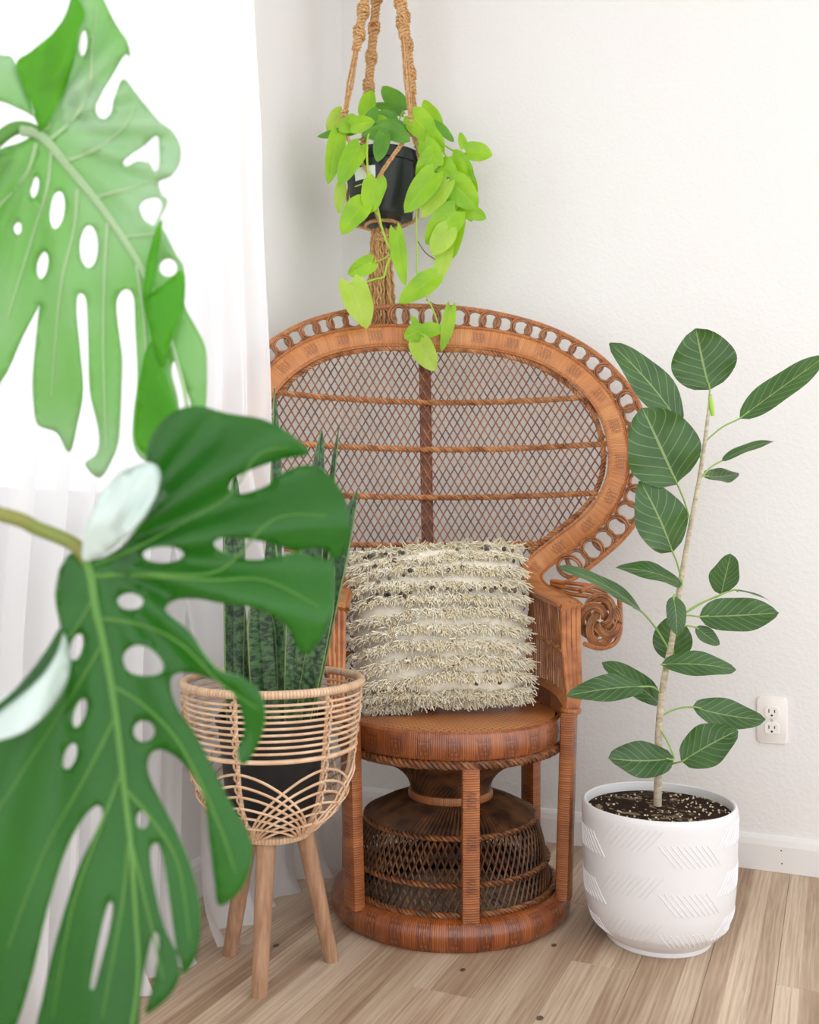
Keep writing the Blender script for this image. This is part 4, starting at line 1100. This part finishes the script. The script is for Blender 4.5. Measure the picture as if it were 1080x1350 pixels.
# curled back lobes showing the underside, window sheen painted into its pale colour
def dfl(x, y): return dlow(x, y)-.012-.02*math.sin(max(0, min(1, (735-y)/130))*PI)
f1 = cut_leaf('curled_lobe', [(108, 736), (112, 700), (125, 668), (148, 632), (178, 614), (200, 610), (212, 624), (205, 655), (182, 690), (150, 722), (125, 737)], [], dfl, [M['mon_pale'], M['mon_top']], lower)
def dfl2(x, y): return dlow(x, y)-.014-.0003*max(0, 92-x)
f2 = cut_leaf('curled_lobe', [(-60, 985), (0, 976), (40, 960), (74, 926), (92, 887), (90, 850), (80, 832), (70, 852), (48, 886), (0, 920), (-60, 950)], [], dfl2, [M['mon_pale'], M['mon_top']], lower)
f3 = cut_leaf('curled_lobe', [(-60, 968), (0, 926), (30, 897), (60, 858), (79, 828), (82, 840), (72, 866), (48, 895), (0, 936), (-60, 980)], [], lambda x, y: dfl2(x, y)-.004, [M['mon_top'], M['mon_top']], lower)

# upper leaf, seen from underneath against the window
def dup(x, y):
    d = ((x-50)*.867-(y-175)*.498)/F
    ang = math.atan2(y-175, x-50)
    return 1.0+.04*(y-175)/400+.9*d*d+.006*math.sin(ang*17)*min(1, abs(d)/.05)
up_o = [(50, 170), (40, 145), (30, 112), (21, 86), (40, 68), (65, 48), (85, 22), (96, -4), (104, -22), (125, -22), (141, 8), (152, 30), (168, 55), (172, 76), (165, 72), (150, 97), (129, 130), (127, 148), (135, 157), (146, 149), (152, 126), (163, 104), (185, 130), (207, 157), (229, 176), (238, 196), (236, 216), (224, 233), (209, 240), (213, 256), (221, 266), (210, 292), (218, 308), (231, 335), (242, 355), (243, 400), (258, 430), (270, 455), (273, 480), (271, 535), (263, 565), (235, 590), (205, 610), (184, 602), (175, 580),
        (176, 545), (181, 500), (178, 430), (176, 392), (167, 381), (157, 388), (153, 405), (158, 450), (161, 480), (159, 545), (156, 582), (148, 605), (131, 630), (112, 612), (126, 600), (131, 583), (128, 558), (118, 515), (116, 450), (114, 400), (108, 387), (102, 392), (101, 415), (105, 460), (109, 515), (101, 560), (91, 596), (75, 571), (50, 560), (44, 530), (43, 495), (48, 440), (52, 400), (50, 405), (30, 445), (0, 505), (-50, 540), (-80, 420), (-75, 280), (-40, 215), (0, 196), (30, 186)]
up_h = [ell(110, 57, 5, 17, 6), ell(75, 277, 10, 25, 8), ell(117, 325, 12, 28, 0), ell(46, 247, 5, 14, 10), ell(23, 301, 6, 8), ell(56, 350, 7, 18, 10), ell(222, 353, 12, 12), [(162, 214), (172, 203), (190, 192), (207, 179), (210, 200), (209, 222), (202, 226), (196, 215), (180, 213), (167, 220)], [(184, 272), (193, 262), (208, 260), (214, 270), (208, 288), (201, 298), (188, 288)], [(229, 476), (226, 492), (233, 520), (238, 545), (252, 536), (244, 510), (236, 486)], [(27, 96), (32, 100), (43, 130), (47, 152), (38, 138), (29, 112)]]
upper = cut_leaf('leaf', up_o, up_h, dup, [M['mon_under'], M['mon_bright']], mon)
vein([(28, 172), (55, 180), (90, 220), (130, 268), (165, 318), (190, 360), (215, 420), (240, 500), (250, 560)], dup, .0058, .002, M['mon_vein2'], upper)
for pl in ([(52, 176), (68, 160), (70, 120), (78, 60), (92, 20)], [(66, 184), (98, 155), (118, 115), (122, 60), (128, 10)], [(88, 212), (130, 195), (165, 165), (177, 140)], [(125, 260), (165, 250), (195, 240)], [(160, 313), (190, 310), (210, 308)], [(48, 190), (35, 230), (5, 265), (-30, 300)], [(68, 200), (62, 250), (40, 320), (10, 420)], [(102, 250), (98, 300), (80, 380), (68, 520)], [(142, 295), (138, 360), (136, 460), (140, 590)], [(180, 350), (190, 420), (195, 520), (195, 590)]):
    vein(pl, dup, .0022, .0008, M['mon_vein2'], upper, .0008)
def dl(k): return lambda x, y: dup(x, y)-k-.00008*max(0, x-190)
cut_leaf('curled_lobe', [(214, 290), (205, 305), (194, 345), (188, 392), (196, 392), (205, 365), (210, 325)], [], dl(.012), [M['mon_bright'], M['mon_under']], upper)
cut_leaf('curled_lobe', [(190, 394), (215, 376), (241, 357), (243, 400), (235, 425), (222, 460), (213, 484), (202, 455), (193, 415)], [], dl(.010), [M['mon_bright'], M['mon_under']], upper)
cut_leaf('curled_lobe', [(190, 470), (204, 450), (214, 484), (226, 520), (235, 560), (205, 598), (182, 590), (178, 555)], [], dl(.006), [M['mon_bright'], M['mon_under']], upper)
cut_leaf('curled_lobe', [(21, 86), (40, 68), (65, 48), (85, 22), (97, -8), (112, 20), (104, 40), (100, 70), (85, 120), (60, 168), (52, 168), (40, 135)], [], dl(.008), [M['mon_bright'], M['mon_under']], upper)  # bright sheet over the top lobe, its backlit green is in the colour
cut_leaf('curled_lobe', [(-60, 60), (0, 72), (16, 76), (28, 105), (44, 150), (30, 146), (0, 134), (-60, 130)], [], dl(-.004), [M['mon_under'], M['mon_bright']], upper)
# petioles, stem and pot, out of the frame at the left
def wt(pts, r, name, mat): part(MB().tube(spline(pts, 6), r, 10), name, mat, mon)
wt([P(116, 738, dlow(116, 738)+.001), P(95, 716, .815), P(50, 697, .81), P(0, 678, .80), V((-.46, .79, .865)), V((-.58, .79, .74)), V((-.655, .80, .50))], .0062, 'petiole', M['mon_stem'])
wt([P(55, 178, dup(55, 178)+.001), P(30, 168, 1.0), P(0, 182, .99), V((-.47, .97, 1.16)), V((-.58, .90, .95)), V((-.66, .82, .62))], .0065, 'petiole', M['mon_vein'])
wt([V((-.66, .80, .26)), V((-.665, .80, .45)), V((-.655, .81, .66))], .014, 'stem', M['mon_stem'])
part(MB().rev([(0, 0), (.12, 0), (.125, .005), (.15, .24), (.158, .245), (.158, .285), (.150, .287), (.147, .262), (.146, .25)], (-.66, .80, 0), 48), 'pot', M['terracotta'], mon)
part(MB().rev([(0, .262), (.147, .258)], (-.66, .80, 0), 40), 'soil', M['soil'], mon)
